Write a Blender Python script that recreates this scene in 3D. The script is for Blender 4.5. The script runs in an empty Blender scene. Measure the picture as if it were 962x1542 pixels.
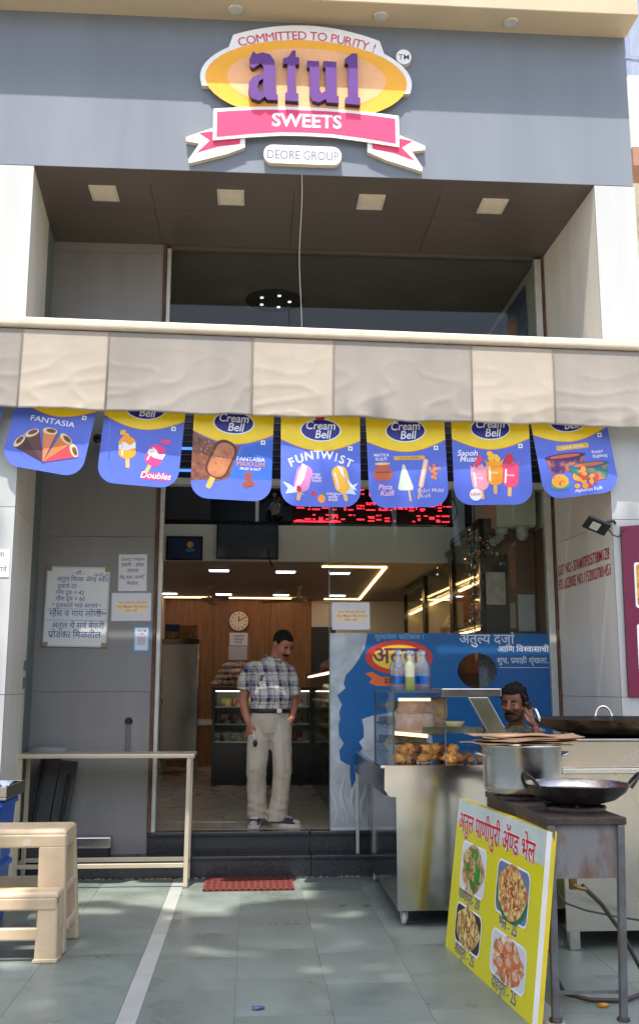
import bpy, math, random
from mathutils import Vector, Matrix, Euler, noise
random.seed(7)
S = bpy.context.scene
COL = S.collection
R = math.radians
PI = math.pi

# ------------------------------------------------------------ camera, sky, sun, exposure
cd = bpy.data.cameras.new('camera')
cam = bpy.data.objects.new('camera', cd)
COL.objects.link(cam)
cam.location = (0, 0, 1.5)
cam.rotation_euler = (R(100.2), 0, R(-3.9))
cd.sensor_fit = 'VERTICAL'
cd.sensor_height = 24.0
cd.lens = 24.0 * 1480 / 1542
cd.clip_end = 600
S.camera = cam

AZ, EL = R(12), R(69)            # sun to the front left of the facade, high
wd = bpy.data.worlds.new('World')
S.world = wd
wd.use_nodes = True
nt = wd.node_tree
sky = nt.nodes.new('ShaderNodeTexSky')
sky.sky_type = 'NISHITA'
sky.sun_disc = False
sky.sun_elevation = EL
sky.sun_rotation = PI + AZ
sky.dust_density = 4.0
sky.air_density = 1.0
sky.ozone_density = 1.0
nt.links.new(sky.outputs[0], nt.nodes['Background'].inputs[0])
nt.nodes['Background'].inputs[1].default_value = 0.15
sd = bpy.data.lights.new('sun', 'SUN')
sd.energy = 3.2
sd.angle = R(0.5)
sd.color = (1.0, 0.94, 0.86)
sun = bpy.data.objects.new('sun', sd)
COL.objects.link(sun)
SUNV = Vector((-math.sin(AZ) * math.cos(EL), -math.cos(AZ) * math.cos(EL), math.sin(EL)))
sun.rotation_euler = SUNV.to_track_quat('Z', 'Y').to_euler()
sun.location = SUNV * 30
S.view_settings.view_transform = 'Standard'
S.view_settings.look = 'None'
S.view_settings.gamma = 1.0
S.view_settings.exposure = 1.32
S.view_settings.use_curve_mapping = False
S.render.engine = 'CYCLES'
S.cycles.use_denoising = True
S.cycles.max_bounces = 10
S.cycles.transparent_max_bounces = 16

# ------------------------------------------------------------ materials
def c(r, g, b):
    def f(u):
        u /= 255.0
        return u / 12.92 if u <= 0.04045 else ((u + 0.055) / 1.055) ** 2.4
    return (f(r), f(g), f(b), 1)

def cl(v, k):
    return tuple(max(0, min(1, x * k)) for x in v[:3]) + (1,)

MATS = {}
def M(name, col=None, rough=0.5, metal=0.0, var=0.1, scale=4.0, stretch=(1, 1, 1), bump=0.0, bscale=60.0,
      emit=0.0, col2=None, objrand=0.0, spec=0.5, rvar=0.0, trans=0.0, coat=0.0, bdist=0.01, detail=5.0, contrast=(0.3, 0.7)):
    if name in MATS:
        return MATS[name]
    m = bpy.data.materials.new(name)
    m.use_nodes = True
    t = m.node_tree
    b = t.nodes['Principled BSDF']
    N = t.nodes.new
    L = t.links.new
    tc = N('ShaderNodeTexCoord')
    mp = N('ShaderNodeMapping')
    mp.inputs['Scale'].default_value = stretch
    L(tc.outputs['Object'], mp.inputs['Vector'])
    vec = mp.outputs['Vector']
    oi = None
    if objrand:
        oi = N('ShaderNodeObjectInfo')
        ad = N('ShaderNodeVectorMath'); ad.operation = 'ADD'
        cm = N('ShaderNodeCombineXYZ')
        ml = N('ShaderNodeMath'); ml.operation = 'MULTIPLY'; ml.inputs[1].default_value = 37.0
        L(oi.outputs['Random'], ml.inputs[0])
        for i in range(3):
            L(ml.outputs[0], cm.inputs[i])
        L(vec, ad.inputs[0]); L(cm.outputs[0], ad.inputs[1])
        vec = ad.outputs[0]
    nz = N('ShaderNodeTexNoise')
    nz.inputs['Scale'].default_value = scale
    nz.inputs['Detail'].default_value = detail
    nz.inputs['Roughness'].default_value = 0.6
    L(vec, nz.inputs['Vector'])
    rp = N('ShaderNodeValToRGB')
    rp.color_ramp.elements[0].position = contrast[0]
    rp.color_ramp.elements[1].position = contrast[1]
    rp.color_ramp.elements[0].color = cl(col, 1 - var)
    rp.color_ramp.elements[1].color = col2 if col2 else cl(col, 1 + var)
    L(nz.outputs['Fac'], rp.inputs['Fac'])
    out = rp.outputs['Color']
    if objrand:
        hs = N('ShaderNodeHueSaturation')
        mr = N('ShaderNodeMapRange')
        mr.inputs['To Min'].default_value = 1 - objrand
        mr.inputs['To Max'].default_value = 1 + objrand
        L(oi.outputs['Random'], mr.inputs['Value'])
        L(mr.outputs[0], hs.inputs['Value'])
        L(out, hs.inputs['Color'])
        out = hs.outputs['Color']
    L(out, b.inputs['Base Color'])
    b.inputs['Roughness'].default_value = rough
    b.inputs['Metallic'].default_value = metal
    b.inputs['Specular IOR Level'].default_value = spec
    b.inputs['Transmission Weight'].default_value = trans
    b.inputs['Coat Weight'].default_value = coat
    if rvar:
        mr2 = N('ShaderNodeMapRange')
        mr2.inputs['From Min'].default_value = 0.3
        mr2.inputs['From Max'].default_value = 0.7
        mr2.inputs['To Min'].default_value = max(0.02, rough - rvar)
        mr2.inputs['To Max'].default_value = min(1, rough + rvar)
        L(nz.outputs['Fac'], mr2.inputs['Value'])
        L(mr2.outputs[0], b.inputs['Roughness'])
    if bump:
        n2 = N('ShaderNodeTexNoise')
        n2.inputs['Scale'].default_value = bscale
        n2.inputs['Detail'].default_value = 4
        L(vec, n2.inputs['Vector'])
        bp = N('ShaderNodeBump')
        bp.inputs['Strength'].default_value = bump
        bp.inputs['Distance'].default_value = bdist
        L(n2.outputs['Fac'], bp.inputs['Height'])
        L(bp.outputs['Normal'], b.inputs['Normal'])
    if emit:
        b.inputs['Emission Color'].default_value = col
        b.inputs['Emission Strength'].default_value = emit
    MATS[name] = m
    return m

def pm(r, g, b, rough=0.38):
    """glossy printed / painted colour"""
    return M('print_%d_%d_%d' % (r, g, b), c(r, g, b), rough=rough, var=0.05, scale=9)

def glass(name, tint=(0.93, 0.97, 0.95), refl=1.0, rough=0.0):
    if name in MATS:
        return MATS[name]
    m = bpy.data.materials.new(name)
    m.use_nodes = True
    t = m.node_tree
    t.nodes.clear()
    N = t.nodes.new
    o = N('ShaderNodeOutputMaterial')
    mx = N('ShaderNodeMixShader')
    tr = N('ShaderNodeBsdfTransparent')
    tr.inputs[0].default_value = tint + (1,)
    gl = N('ShaderNodeBsdfGlossy')
    gl.inputs['Roughness'].default_value = rough
    fr = N('ShaderNodeFresnel')
    fr.inputs[0].default_value = 1.45
    mu = N('ShaderNodeMath'); mu.operation = 'MULTIPLY'; mu.inputs[1].default_value = refl
    t.links.new(fr.outputs[0], mu.inputs[0])
    t.links.new(mu.outputs[0], mx.inputs[0])
    t.links.new(tr.outputs[0], mx.inputs[1])
    t.links.new(gl.outputs[0], mx.inputs[2])
    t.links.new(mx.outputs[0], o.inputs[0])
    MATS[name] = m
    return m

def emis(name, col, strength):
    return M(name, col, emit=strength, var=0.0)

STEEL = M('brushed_steel', (0.62, 0.61, 0.59, 1), rough=0.15, metal=1, var=0.05, scale=2, rvar=0.05, detail=2, bump=0.12, bscale=2.2)
STEELD = M('polished_dark_steel', (0.30, 0.29, 0.28, 1), rough=0.10, metal=1, var=0.12, scale=3, rvar=0.05)
CHROME = M('worn_chrome', (0.7, 0.69, 0.66, 1), rough=0.22, metal=1, var=0.15, scale=12, rvar=0.1)
TABLEM = M('cream_steel_table', c(214, 200, 176), rough=0.34, metal=0.5, var=0.04, scale=5, rvar=0.03, detail=2)
ALU = M('aluminium_pot', (0.66, 0.65, 0.63, 1), rough=0.30, metal=1, var=0.05, scale=2, stretch=(1, 1, 6), rvar=0.05, detail=2)
IRON = M('black_wok_iron', (0.030, 0.027, 0.024, 1), rough=0.42, metal=0.5, var=0.5, scale=18, rvar=0.15, bump=0.15)
WOKIN = M('scoured_wok_inside', (0.50, 0.49, 0.47, 1), rough=0.22, metal=1, var=0.3, scale=6, rvar=0.1)
BROWNED = M('browned_wok_rim', (0.20, 0.135, 0.08, 1), rough=0.35, metal=0.85, var=0.6, scale=9, rvar=0.15)
RUST = M('rusty_grey_paint', c(136, 135, 136), rough=0.75, var=0.2, scale=9, col2=c(108, 82, 68), bump=0.25, stretch=(1, 1, .4), contrast=(0.45, 0.62))
STANDTOP = M('scorched_stand_top', c(74, 62, 56), rough=0.6, metal=0.3, var=0.4, scale=14, bump=0.2)
LEGM = M('grey_angle_iron', c(120, 124, 130), rough=0.5, metal=0.3, var=0.18, scale=12, bump=0.1, col2=c(92, 84, 78), contrast=(0.4, 0.75))
BLACK = M('black_gloss', (0.012, 0.012, 0.013, 1), rough=0.18, var=0.3)
BLACKM = M('black_matt', (0.016, 0.016, 0.017, 1), rough=0.6, var=0.3)
WHITEP = M('white_cladding', c(180, 182, 180), rough=0.38, var=0.06, scale=1.6, stretch=(3, 3, .3), rvar=0.08, objrand=0.02)
REVEAL = M('cream_reveal_cladding', c(220, 214, 200), rough=0.42, var=0.07, scale=1.8, stretch=(3, 3, .3), rvar=0.08, objrand=0.02)
CREAM = M('cream_cornice', c(182, 165, 138), rough=0.6, var=0.06, scale=3, bump=0.05)
FASC = M('blue_grey_cladding', c(114, 121, 132), rough=0.45, var=0.07, scale=1.4, stretch=(2.5, 2.5, .3), rvar=0.06)
GREYP = M('grey_wall_cladding', c(134, 131, 128), rough=0.42, var=0.09, scale=1.8, stretch=(2, 2, .4), rvar=0.1, objrand=0.03, bump=0.02)
SOFF = M('brown_soffit_panel', c(96, 86, 78), rough=0.38, var=0.08, scale=1.5, objrand=0.04, rvar=0.08)
JAMB = M('brown_jamb', c(70, 48, 38), rough=0.7, var=0.5, scale=30, stretch=(1, 1, .15), bump=0.3, col2=c(120, 84, 62))
ALUJ = M('pale_aluminium', c(200, 198, 190), rough=0.4, metal=0.3, var=0.08, scale=10)
GRAN = M('black_granite', c(60, 62, 66), rough=0.20, var=0.45, scale=90, objrand=0.08, rvar=0.08, detail=2)
SLAB = M('green_kota_stone', c(114, 124, 118), rough=0.36, var=0.22, scale=2.4, objrand=0.05, rvar=0.12, bump=0.04, bscale=18)
STRIP = M('pale_stone_strip', c(160, 164, 159), rough=0.4, var=0.08, scale=6, objrand=0.05, rvar=0.1)
JOINT = M('grout', c(108, 116, 110), rough=0.9, var=0.15, scale=10)
FLOORT = M('beige_floor_tile', c(178, 169, 150), rough=0.16, var=0.10, scale=5, objrand=0.04, rvar=0.05)
WOOD = M('honey_wood_laminate', c(138, 98, 58), rough=0.38, var=0.28, scale=5, stretch=(9, 9, .5), objrand=0.06)
WOODD = M('brown_wood_laminate', c(112, 80, 56), rough=0.4, var=0.25, scale=4, stretch=(1, .6, 9), objrand=0.05)
CEIL = M('taupe_ceiling', c(134, 120, 108), rough=0.6, var=0.05, scale=3)
UCEIL = M('dark_upper_ceiling', c(124, 117, 108), rough=0.6, var=0.08, scale=3)
IWALL = M('pale_interior_wall', c(206, 204, 192), rough=0.6, var=0.05, scale=2)
CANVG = M('grey_awning_canvas', c(136, 131, 125), rough=0.85, var=0.07, scale=2.5, stretch=(1, 1, .35), bump=0.12, bscale=220, col2=c(146, 139, 131))
CANVW = M('white_awning_canvas', c(164, 154, 140), rough=0.85, var=0.05, scale=5, bump=0.12, bscale=220)
PAPER = M('white_paper', c(226, 224, 230), rough=0.7, var=0.03, scale=5)
STOOLP = M('beige_plastic', c(198, 176, 144), rough=0.42, var=0.10, scale=7, rvar=0.06)
GLASS = glass('shopfront_glass', refl=0.5)
CGLASS = glass('cabinet_glass', tint=(0.95, 0.98, 0.96), refl=0.45)
WARM = emis('warm_led', (1.0, 0.55, 0.22, 1), 5.0)
COOL = emis('cool_led', (0.72, 0.80, 1.0, 1), 7.0)
TUBE = emis('warm_tube', (1.0, 0.74, 0.42, 1), .7)
REDLED = emis('red_led', (1.0, 0.015, 0.03, 1), 2.6)
BLUELED = emis('blue_led', (0.08, 0.22, 1.0, 1), .7)
SKIN = M('brown_skin', c(168, 108, 80), rough=0.48, var=0.10, scale=14)
SKIND = M('dark_brown_skin', c(126, 78, 54), rough=0.45, var=0.12, scale=14)
HAIR = M('black_hair', (0.010, 0.008, 0.008, 1), rough=0.75, spec=.15, var=0.5, scale=60, bump=0.6, bscale=160)

# ------------------------------------------------------------ mesh helpers
class MB:
    def __init__(s):
        s.v, s.f, s.m, s.s = [], [], [], []
    def add(s, vs, fs, m=None, sm=False):
        o = len(s.v)
        s.v += [tuple(p) for p in vs]
        for q in fs:
            s.f.append(tuple(i + o for i in q)); s.m.append(m); s.s.append(sm)
        return s
    def box(s, x0, x1, y0, y1, z0, z1, m=None, T=None):
        vs = [Vector((x, y, z)) for z in (z0, z1) for y in (y0, y1) for x in (x0, x1)]
        if T: vs = [T @ p for p in vs]
        return s.add(vs, [(0, 2, 3, 1), (4, 5, 7, 6), (0, 1, 5, 4), (2, 6, 7, 3), (0, 4, 6, 2), (1, 3, 7, 5)], m)
    def hexa(s, lo, hi, m=None):
        """lo, hi: four corners each, counter-clockwise seen from above"""
        return s.add(list(lo) + list(hi), [(3, 2, 1, 0), (4, 5, 6, 7), (0, 1, 5, 4), (1, 2, 6, 5), (2, 3, 7, 6), (3, 0, 4, 7)], m)
    def loft(s, rings, m=None, sm=True, cap=True):
        n = len(rings[0]); o = []; fs = []
        for r in rings: o += [tuple(p) for p in r]
        for k in range(len(rings) - 1):
            for i in range(n):
                j = (i + 1) % n
                fs.append((k * n + i, k * n + j, k * n + n + j, k * n + n + i))
        s.add(o, fs, m, sm)
        if cap:
            s.add(rings[0], [tuple(range(n))[::-1]], m, False)
            s.add(rings[-1], [tuple(range(n))], m, False)
        return s
    def tube(s, pts, r, n=10, m=None, closed=False, flat=1.0):
        pts = [Vector(p) for p in pts]
        k = len(pts)
        rs = r if isinstance(r, (list, tuple)) else [r] * k
        rings = []; prev = None
        for i, p in enumerate(pts):
            if closed: d = pts[(i + 1) % k] - pts[i - 1]
            else: d = pts[min(i + 1, k - 1)] - pts[max(i - 1, 0)]
            d.normalize()
            if prev is None:
                a = d.orthogonal().normalized() if abs(d.z) > .9 else d.cross(Vector((0, 0, 1))).normalized()
            else:
                a = (prev - d * prev.dot(d)).normalized()
            prev = a
            b = d.cross(a)
            rings.append([p + (a * math.cos(2 * PI * j / n) + b * math.sin(2 * PI * j / n) * flat) * rs[i] for j in range(n)])
        if closed: rings.append(rings[0])
        return s.loft(rings, m, True, not closed)
    def lathe(s, prof, n=32, o=(0, 0, 0), m=None, sy=1.0, cap=True):
        return s.loft([[(o[0] + r * math.cos(2 * PI * j / n), o[1] + sy * r * math.sin(2 * PI * j / n), o[2] + z) for j in range(n)] for r, z in prof], m, True, cap)
    def ball(s, ctr, rx, ry=None, rz=None, n=12, k=8, m=None, T=None, jit=0):
        ry = ry or rx; rz = rz or rx
        ctr = Vector(ctr); rings = []
        for i in range(k + 1):
            a = PI * (i / k) * .98 + .01 * PI
            rg = []
            for j in range(n):
                u = 2 * PI * j / n
                p = Vector((math.sin(a) * math.cos(u), math.sin(a) * math.sin(u), -math.cos(a)))
                if jit:
                    p *= 1 + jit * noise.noise(p * 2.2 + ctr * 31)
                p = Vector((p.x * rx, p.y * ry, p.z * rz))
                rg.append((T @ p if T else p) + ctr)
            rings.append(rg)
        return s.loft(rings, m, True, True)
    def poly(s, pts, z=0.0, m=None):
        return s.add([(p[0], p[1], z) for p in pts], [tuple(range(len(pts)))], m)
    def prism(s, pts, z0, z1, m=None, mside=None):
        n = len(pts)
        s.add([(p[0], p[1], z1) for p in pts], [tuple(range(n))], m)
        s.add([(p[0], p[1], z0) for p in pts], [tuple(range(n))[::-1]], mside or m)
        return s.add([(p[0], p[1], z0) for p in pts] + [(p[0], p[1], z1) for p in pts],
                     [(i, (i + 1) % n, n + (i + 1) % n, n + i) for i in range(n)], mside or m)
    def text(s, st, x, y, size, z=0.0, m=None, bold=0.0, al='C', wx=1.0, ang=0.0, shear=0.0, ext=0.0):
        vs, fs, w = run(st, bold, ext)
        ox = {'C': -w / 2, 'L': 0, 'R': -w}[al]
        ca, sa = math.cos(ang), math.sin(ang)
        o = []
        for p in vs:
            px = (p[0] + ox + shear * p[1]) * size * wx; py = p[1] * size
            o.append((x + px * ca - py * sa, y + px * sa + py * ca, z + p[2] * size))
        return s.add(o, fs, m)
    def build(s, name, mat=None, parent=None, world=False, bevel=0.0, bseg=2, kind=None, sub=0, origin=None):
        me = bpy.data.meshes.new(name)
        vs = s.v
        if origin: vs = [(p[0] - origin[0], p[1] - origin[1], p[2] - origin[2]) for p in vs]
        me.from_pydata(vs, [], s.f)
        ml = []
        for i, q in enumerate(me.polygons):
            mm = s.m[i] or mat
            if mm not in ml:
                ml.append(mm); me.materials.append(mm)
            q.material_index = ml.index(mm)
            q.use_smooth = s.s[i]
        me.update()
        o = bpy.data.objects.new(name, me)
        COL.objects.link(o)
        if origin: o.location = origin
        if parent:
            o.parent = parent
            if world:
                pl = Vector((0, 0, 0)); q = parent
                while q: pl += q.location; q = q.parent
                o.location = Vector(origin or (0, 0, 0)) - pl
        if bevel:
            b = o.modifiers.new('bevel', 'BEVEL'); b.width = bevel; b.segments = bseg; b.limit_method = 'ANGLE'; b.angle_limit = R(40)
        if sub:
            b = o.modifiers.new('sub', 'SUBSURF'); b.levels = sub; b.render_levels = sub
        if kind: o['kind'] = kind
        return o

# ---- lettering (own composition of half letters for the Indic script)
GL = {}
def glyphs(st, bold, ext):
    k = (st, bold, ext)
    if k not in GL:
        cu = bpy.data.curves.new('lettering', 'FONT')
        cu.body = st; cu.size = 1.0; cu.offset = bold; cu.extrude = ext; cu.resolution_u = 3
        ob = bpy.data.objects.new('lettering', cu)
        me = ob.to_mesh()
        vs = [tuple(v.co) for v in me.vertices]
        fs = [tuple(p.vertices) for p in me.polygons]
        w = max([v[0] for v in vs], default=0.25)
        ob.to_mesh_clear()
        bpy.data.objects.remove(ob); bpy.data.curves.remove(cu)
        GL[k] = (vs, fs, w)
    return GL[k]
def adv(st):
    a = glyphs(st + 'I', 0, 0); b = glyphs('I', 0, 0)
    return a[2] - b[2]
def clipx(vs, fs, lim):
    o = []; nf = []
    for f in fs:
        pts = [vs[i] for i in f]; res = []
        for i in range(len(pts)):
            a, b = pts[i], pts[(i + 1) % len(pts)]
            if a[0] <= lim: res.append(a)
            if (a[0] <= lim) != (b[0] <= lim):
                t = (lim - a[0]) / (b[0] - a[0])
                res.append((lim, a[1] + t * (b[1] - a[1]), a[2] + t * (b[2] - a[2])))
        if len(res) > 2:
            nf.append(tuple(range(len(o), len(o) + len(res)))); o += res
    return o, nf
def run(st, bold=0.0, ext=0.0):
    """{x} = half form of x ; ^ = reph hook over the last stem ; < = ra stroke under the letter"""
    if not any(ch in st for ch in '{^<'):
        return glyphs(st, bold, ext)
    V, F, x = [], [], 0.0
    seg = ''
    i = 0
    def put(vs, fs, dx):
        o = len(V)
        V.extend((p[0] + dx, p[1], p[2]) for p in vs)
        F.extend(tuple(q + o for q in f) for f in fs)
    while i <= len(st):
        ch = st[i] if i < len(st) else '\0'
        if ch in '{^<\0':
            if seg:
                vs, fs, w = glyphs(seg, bold, ext)
                put(vs, fs, x); x += adv(seg); seg = ''
            if ch == '{':
                h = st[i + 1]
                vs, fs, w = glyphs(h, bold, ext)
                a = adv(h)
                vs, fs = clipx(vs, fs, a * 0.60)
                put(vs, fs, x); x += a * 0.60
                i += 2
            elif ch == '^':
                put([(-.16, .66, 0), (-.10, .66, 0), (-.06, .80, 0), (-.13, .84, 0), (-.24, .80, 0), (-.24, .74, 0), (-.14, .77, 0)], [tuple(range(7))], x)
            elif ch == '<':
                put([(-.14, .20, 0), (-.14, .12, 0), (-.42, -.02, 0), (-.44, .05, 0)], [(0, 3, 2, 1)], x)
        else:
            seg += ch
        i += 1
    return V, F, max(p[0] for p in V)

class Lines:
    """each line of lettering becomes a part of its own"""
    def __init__(s, name): s.n, s.l = name, []
    def text(s, *a, **k): s.l.append(MB().text(*a, **k)); return s
    def box(s, *a, **k): s.l.append(MB().box(*a, **k)); return s
    def build(s, name, mat, parent):
        for q in s.l: q.build(name, mat, parent)

def ell(cx, cy, rx, ry, n=44, a0=0.0, a1=360.0):
    full = abs(a1 - a0) >= 360
    k = n if full else n + 1
    return [(cx + rx * math.cos(R(a0 + (a1 - a0) * i / n)), cy + ry * math.sin(R(a0 + (a1 - a0) * i / n))) for i in range(k)]
def rr(x0, y0, x1, y1, r, n=6, corners=(1, 1, 1, 1)):
    """rounded rectangle, corners: bl, br, tr, tl"""
    o = []
    for (cx, cy, a, on) in ((x0, y0, 180, corners[0]), (x1, y0, 270, corners[1]), (x1, y1, 0, corners[2]), (x0, y1, 90, corners[3])):
        q = r * on
        if not on: o.append((cx, cy)); continue
        ccx = cx + q if cx == x0 else cx - q
        ccy = cy + q if cy == y0 else cy - q
        o += [(ccx + q * math.cos(R(a + 90 * i / n)), ccy + q * math.sin(R(a + 90 * i / n))) for i in range(n + 1)]
    return o
def rot2(pts, deg, cx=0, cy=0):
    a = R(deg); ca, sa = math.cos(a), math.sin(a)
    return [(cx + (x - cx) * ca - (y - cy) * sa, cy + (x - cx) * sa + (y - cy) * ca) for x, y in pts]

def thing(name, label, cat, loc=(0, 0, 0), rot=(0, 0, 0), group=None):
    o = bpy.data.objects.new(name, None)
    o.empty_display_size = 0.1
    COL.objects.link(o)
    o.location = loc; o.rotation_euler = rot
    return tag(o, label, cat, group)
def tag(o, label, cat, group=None):
    o['label'] = label; o['category'] = cat
    if group: o['group'] = group
    return o
def struct(o):
    o['kind'] = 'structure'
    return o
def dup(o, parent=None):
    q = o.copy()
    COL.objects.link(q)
    if parent: q.parent = parent
    for ch in o.children: dup(ch, q)
    return q
UP = (PI / 2, 0, 0)          # local XY sheet standing up and facing the street

# ============================================================ SETTING
G, F = 8.5, 7.15
FZ = 0.34
struct(MB().box(-60, 60, -60, 60, -0.3, -0.012).build('ground', M('dusty_street', c(172, 165, 150), rough=.9, var=.12, scale=1.5)))
pav = struct(MB().box(-6, 6, -1.2, 8.36, -0.05, -0.004).build('pavement', JOINT))
xs = [-3.36, -2.80, -2.24, -1.68, -1.14, -0.600]
cols = [(xs[i], xs[i + 1]) for i in range(5)] + [(-0.505, -.06), (-.06, .40), (.40, .86), (.86, 1.355)] + [(1.45 + .52 * i, 1.45 + .52 * (i + 1)) for i in range(4)]
slab_me = {}
def slab(x0, x1, y0, y1, mat, name):
    w, d = round(x1 - x0, 3), round(y1 - y0, 3)
    if (w, d, name) not in slab_me:
        o = MB().box(-w / 2 + .001, w / 2 - .001, -d / 2 + .001, d / 2 - .001, -0.02, 0).build(name, mat, pav)
        slab_me[(w, d, name)] = o.data
    else:
        o = bpy.data.objects.new(name, slab_me[(w, d, name)])
        COL.objects.link(o); o.parent = pav
    o.location = ((x0 + x1) / 2, (y0 + y1) / 2, random.uniform(-.0005, .0005))
    o.rotation_euler = (random.uniform(-.0006, .0006), random.uniform(-.0006, .0006), 0)
for ci, (x0, x1) in enumerate(cols):
    off = (0, .31, .12, .4, .22)[ci % 5]
    y = 8.335
    first = True
    while y > 1.6:
        d = .60 if not first else .60 - off * .6
        slab(x0, x1, max(y - d, 1.4), y, SLAB, 'stone_slab')
        y -= d; first = False
for x0, x1 in ((-.600, -.505), (1.355, 1.45)):
    y = 8.335
    while y > 1.6:
        slab(x0, x1, y - .9, y, STRIP, 'pale_strip'); y -= .9

# steps
def steps():
    st = struct(MB().box(-1.86, 2.68, 8.36, 8.56, -.02, .145, BLACKM).box(-1.86, 2.68, 8.535, 9.0, .1, .30, BLACKM).build('steps', GRAN))
    xj = [-1.86, -.9, .50, 1.6, 2.68]
    for a, b in zip(xj, xj[1:]):
        MB().box(a + .002, b - .002, 8.338, 8.362, 0, .143).build('riser_slab', GRAN, st)
        MB().box(a + .002, b - .002, 8.52, 8.537, .172, .302).build('riser_slab', GRAN, st)
        MB().box(a + .0015, b - .0015, 8.318, 8.53, .143, .171).build('tread_slab', GRAN, st, bevel=.006)
        MB().box(a + .0015, b - .0015, 8.49, 8.62, .303, .338).build('nosing_slab', GRAN, st, bevel=.008)
    # crumbly mortar line at the foot of the first step
    mb = MB()
    for i in range(120):
        x = random.uniform(-1.8, .95)
        mb.ball((x, 8.333, .002), random.uniform(.006, .016), random.uniform(.004, .008), random.uniform(.004, .010), n=6, k=4, jit=.4)
    mb.build('mortar_crumbs', M('mortar', c(168, 156, 136), rough=.9, var=.1), st, kind='stuff')
steps()

# shop floor
fl = struct(MB().box(-1.45, 2.66, 8.6, 15.5, .2, .33).build('shop_floor', JOINT))
tm = MB().box(-.299, .299, -.299, .299, -.012, 0)
tm0 = None
for i in range(7):
    for j in range(12):
        if tm0 is None: o = tm.build('floor_tile', FLOORT, fl); tm0 = o.data
        else: o = bpy.data.objects.new('floor_tile', tm0); COL.objects.link(o); o.parent = fl
        o.location = (-1.13 + .6 * i if i < 7 else 0, 8.915 + .6 * j, FZ)

# shop interior shell
w = struct(MB().box(-1.42, -1.34, 8.62, 15.5, .3, 5.6).build('interior_wall', IWALL))
w = struct(MB().box(2.645, 2.72, 8.62, 15.5, .3, 5.6).build('interior_wall', IWALL))
for k in range(5):
    MB().box(2.628, 2.644, 8.64 + k * .62, 9.255 + k * .62, .36, 2.95).build('wood_panel', WOODD, w)
bw = struct(MB().box(-1.42, 2.72, 15.40, 15.5, .3, 5.6).build('back_wall', BLACKM))
px = [-1.34, -.97, -.60, -.08, .28, .66, .92]
for a, b in zip(px, px[1:]):
    MB().box(a + .003, b - .003, 15.37, 15.398, FZ, 2.86).build('wood_panel', WOOD, bw)
MB().box(.925, 1.30, 15.37, 15.395, 2.45, 2.86).build('pale_panel', IWALL, bw)
MB().box(1.30, 2.64, 15.37, 15.395, .36, 2.86).build('pale_panel', IWALL, bw)
MB().box(.925, 1.298, 15.385, 15.395, .36, 2.445).build('dark_doorway', M('doorway_shade', c(46, 52, 50), rough=.4), bw)  # flat sheet, the darkness of the open doorway put into its colour
ce = struct(MB().box(-1.34, 2.64, 10.62, 15.4, 2.865, 3.0).build('shop_ceiling', CEIL))
uc = struct(MB().box(-1.34, 2.64, 8.6, 10.62, 5.5, 5.6).build('upper_ceiling', UCEIL))
MB().lathe([(.30, -.012), (.30, -.002)], 36, (.19, 9.73, 5.5)).build('ceiling_medallion', BLACKM, uc)
for k in range(5):
    a = 2 * PI * k / 5
    MB().lathe([(.018, -.02), (.018, -.012)], 10, (.19 + .16 * math.cos(a), 9.73 + .16 * math.sin(a), 5.5)).build('small_spotlight', emis('dim_spot', (1, .95, .85, 1), .6), uc)
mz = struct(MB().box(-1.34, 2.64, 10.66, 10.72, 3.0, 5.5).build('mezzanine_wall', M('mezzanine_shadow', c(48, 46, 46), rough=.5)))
MB().box(-1.0, 2.2, 10.58, 10.655, 2.862, 3.255).build('bulkhead', IWALL, mz)
MB().box(-1.34, 2.64, 10.60, 10.655, 3.257, 3.30).build('black_rail', BLACK, mz)
MB().box(2.2, 2.3, 10.45, 10.655, 2.5, 4.6).build('column', M('pale_blue_wall', c(176, 190, 188), rough=.6), mz)
MIR = M('mirror_glass', (.80, .88, .90, 1), rough=.02, metal=1, var=.02)
MB().box(-.46, .02, 10.62, 10.64, 3.31, 4.2).build('mirror_pane', MIR, mz)
MB().box(.06, 1.4, 10.62, 10.64, 3.31, 4.2).build('mirror_pane', MIR, mz)
MB().box(.022, .058, 10.60, 10.65, 3.30, 4.2).build('mullion', ALUJ, mz)
MB().box(-1.0, -.47, 10.60, 10.65, 3.31, 4.2).build('dark_void_sheet', BLACKM, mz)  # dark sheet standing in for the shaded void beside the glass

# ============================================================ SHOP BUILDING
B = thing('shop_building', 'two storey shop front clad in grey and white panels with recessed glass', 'building', (0, 8.5, 0))
def bp(mb, name, mat, parent=None, **k):
    return mb.build(name, mat, parent or B, world=True, **k)
fa = bp(MB().box(-4.6, 3.02, F, F + .25, 5.492, 6.83), 'fascia', FASC)
co = bp(MB().box(-4.6, 3.035, 6.87, 7.6, 6.822, 6.965).box(-4.6, 3.0, 7.05, 7.6, 6.966, 7.0), 'cornice', CREAM, bevel=.008)
pa = bp(MB().box(-4.6, 2.80, 7.10, 7.5, 7.002, 7.9), 'parapet', M('parapet_plaster', c(228, 224, 212), rough=.8, var=.05))
bp(MB().box(2.803, 3.0, 7.14, 7.5, 7.002, 7.9), 'parapet_pier', M('grey_pier', c(150, 154, 158), rough=.7, var=.1))
for x in (-.19, .97, 2.03):
    d = bp(MB().lathe([(.045, -.012), (.058, -.012), (.062, -.002)], 24, (x, 7.02, 6.822)), 'downlight_ring', ALUJ, co)
so = bp(MB().box(-1.98, 2.80, F + .003, G + .3, 5.52, 5.60), 'soffit', BLACKM)
sx = [-1.98, -.86, .30, 1.50, 2.80]
for a, b in zip(sx, sx[1:]):
    for y0, y1 in ((F + .004, 7.80), (7.80, 8.56)):
        bp(MB().box(a + .002, b - .002, y0 + .002, y1 - .002, 5.490, 5.518), 'soffit_panel', SOFF, so)
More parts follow.
